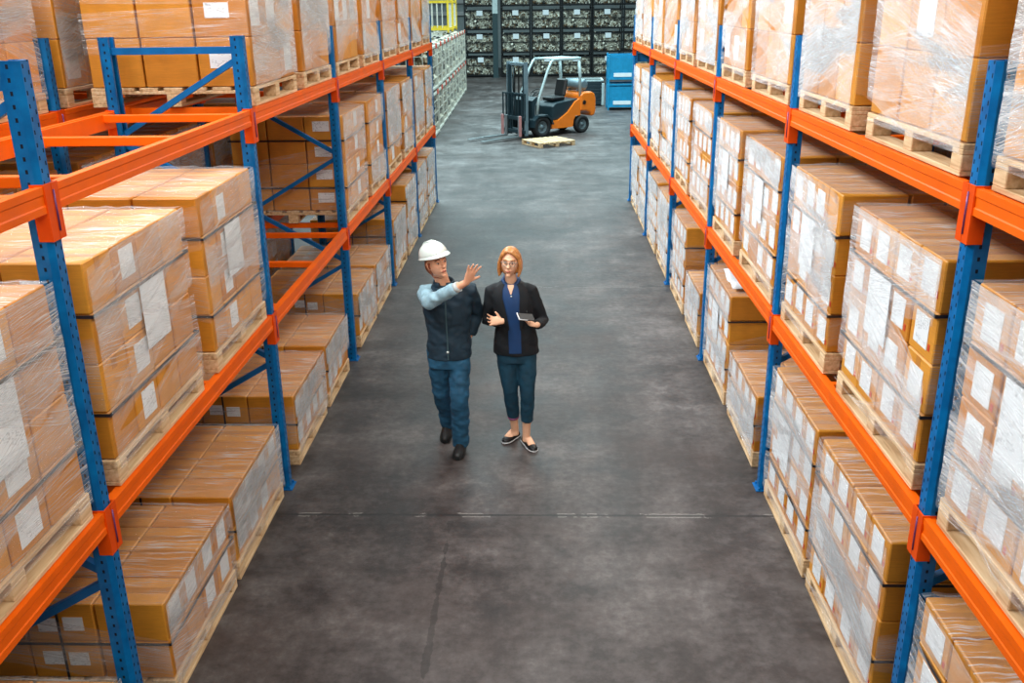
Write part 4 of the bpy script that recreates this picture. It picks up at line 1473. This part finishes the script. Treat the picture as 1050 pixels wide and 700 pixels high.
for sgn in (-1, 1):
    cl.tube([cc + V((0.064 * cos(radians(a)), 0.066 * sin(radians(a)), dz)) for a, dz in ((90 , 0.022), (90 - sgn * 50, 0.02), (90 - sgn * 100, 0.008), (90 - sgn * 140, -0.012), (90 - sgn * 165, -0.032))], [(0.010, 0.020), (0.010, 0.020), (0.010, 0.020), (0.010, 0.020), (0.006, 0.012)], 8, side=(0, 0, 1))
obj('shirt_collar', cl, M['shirt'], wm)
bt = MB()
bt.ball((-0.236, 7.058, 1.385), 0.007, 8, 6)
obj('shirt_button', bt, M['cuff'], wm)
obj('lapel_badge', MB().ball((-0.125, 7.075, 1.255), V((0.014, 0.006, 0.014)), 10, 8), plain('grey_badge', (96, 104, 104), 0.4), wm)
tp = MB()
stack(tp, [(-0.205, 7.18, 0.80, 0.158, 0.112), (-0.205, 7.18, 0.88, 0.165, 0.116), (-0.208, 7.18, 0.95, 0.155, 0.11)])
for q_, k_, a_ in ((q_r, k_r, a_r), (q_l, k_l, a_l)):
    e_ = k_ * 0.36 + a_ * 0.64
    tp.tube([q_ + V((0, 0, 0.02)), q_ * 0.5 + k_ * 0.5, k_, k_ * 0.65 + a_ * 0.35 + V((0, 0.005, 0)), e_], [0.094, 0.082, 0.062, 0.060, 0.052], 16)
fuse('trousers', tp, M['trouser'], wm, 0.008, 3, 0.005)
obj('trouser_cuff', MB().tube([k_r * 0.36 + a_r * 0.64 + V((0, 0, 0.004)), k_r * 0.32 + a_r * 0.68], [0.050, 0.049], 16), plain('mauve_cuff', (150, 84, 128), 0.7), wm)
for (tx, ty), (hx, hy) in zip(TOE, HEEL):
    shoe('slip_on_shoe', wm, (hx, hy, 0), (tx, ty, 0), M['shoe'], M['sole'], 0.044, 0.060, low=True)
tb = thing('tablet', 'thin dark tablet with white edges held by the person in the blazer', 'tablet', (-0.118, 6.900, 1.265))
tb.rotation_euler = (radians(22), radians(12), radians(22))
obj('tablet_body', MB().bevel_box((0, 0, 0), (0.135, 0.085, 0.009), 0.003), M['black'], tb)
obj('tablet_edge', MB().bevel_box((-0.0665, 0, 0.001), (0.006, 0.082, 0.011), 0.001).bevel_box((-0.03, -0.0415, 0.001), (0.07, 0.004, 0.007), 0.001), M['white_paper'], tb)
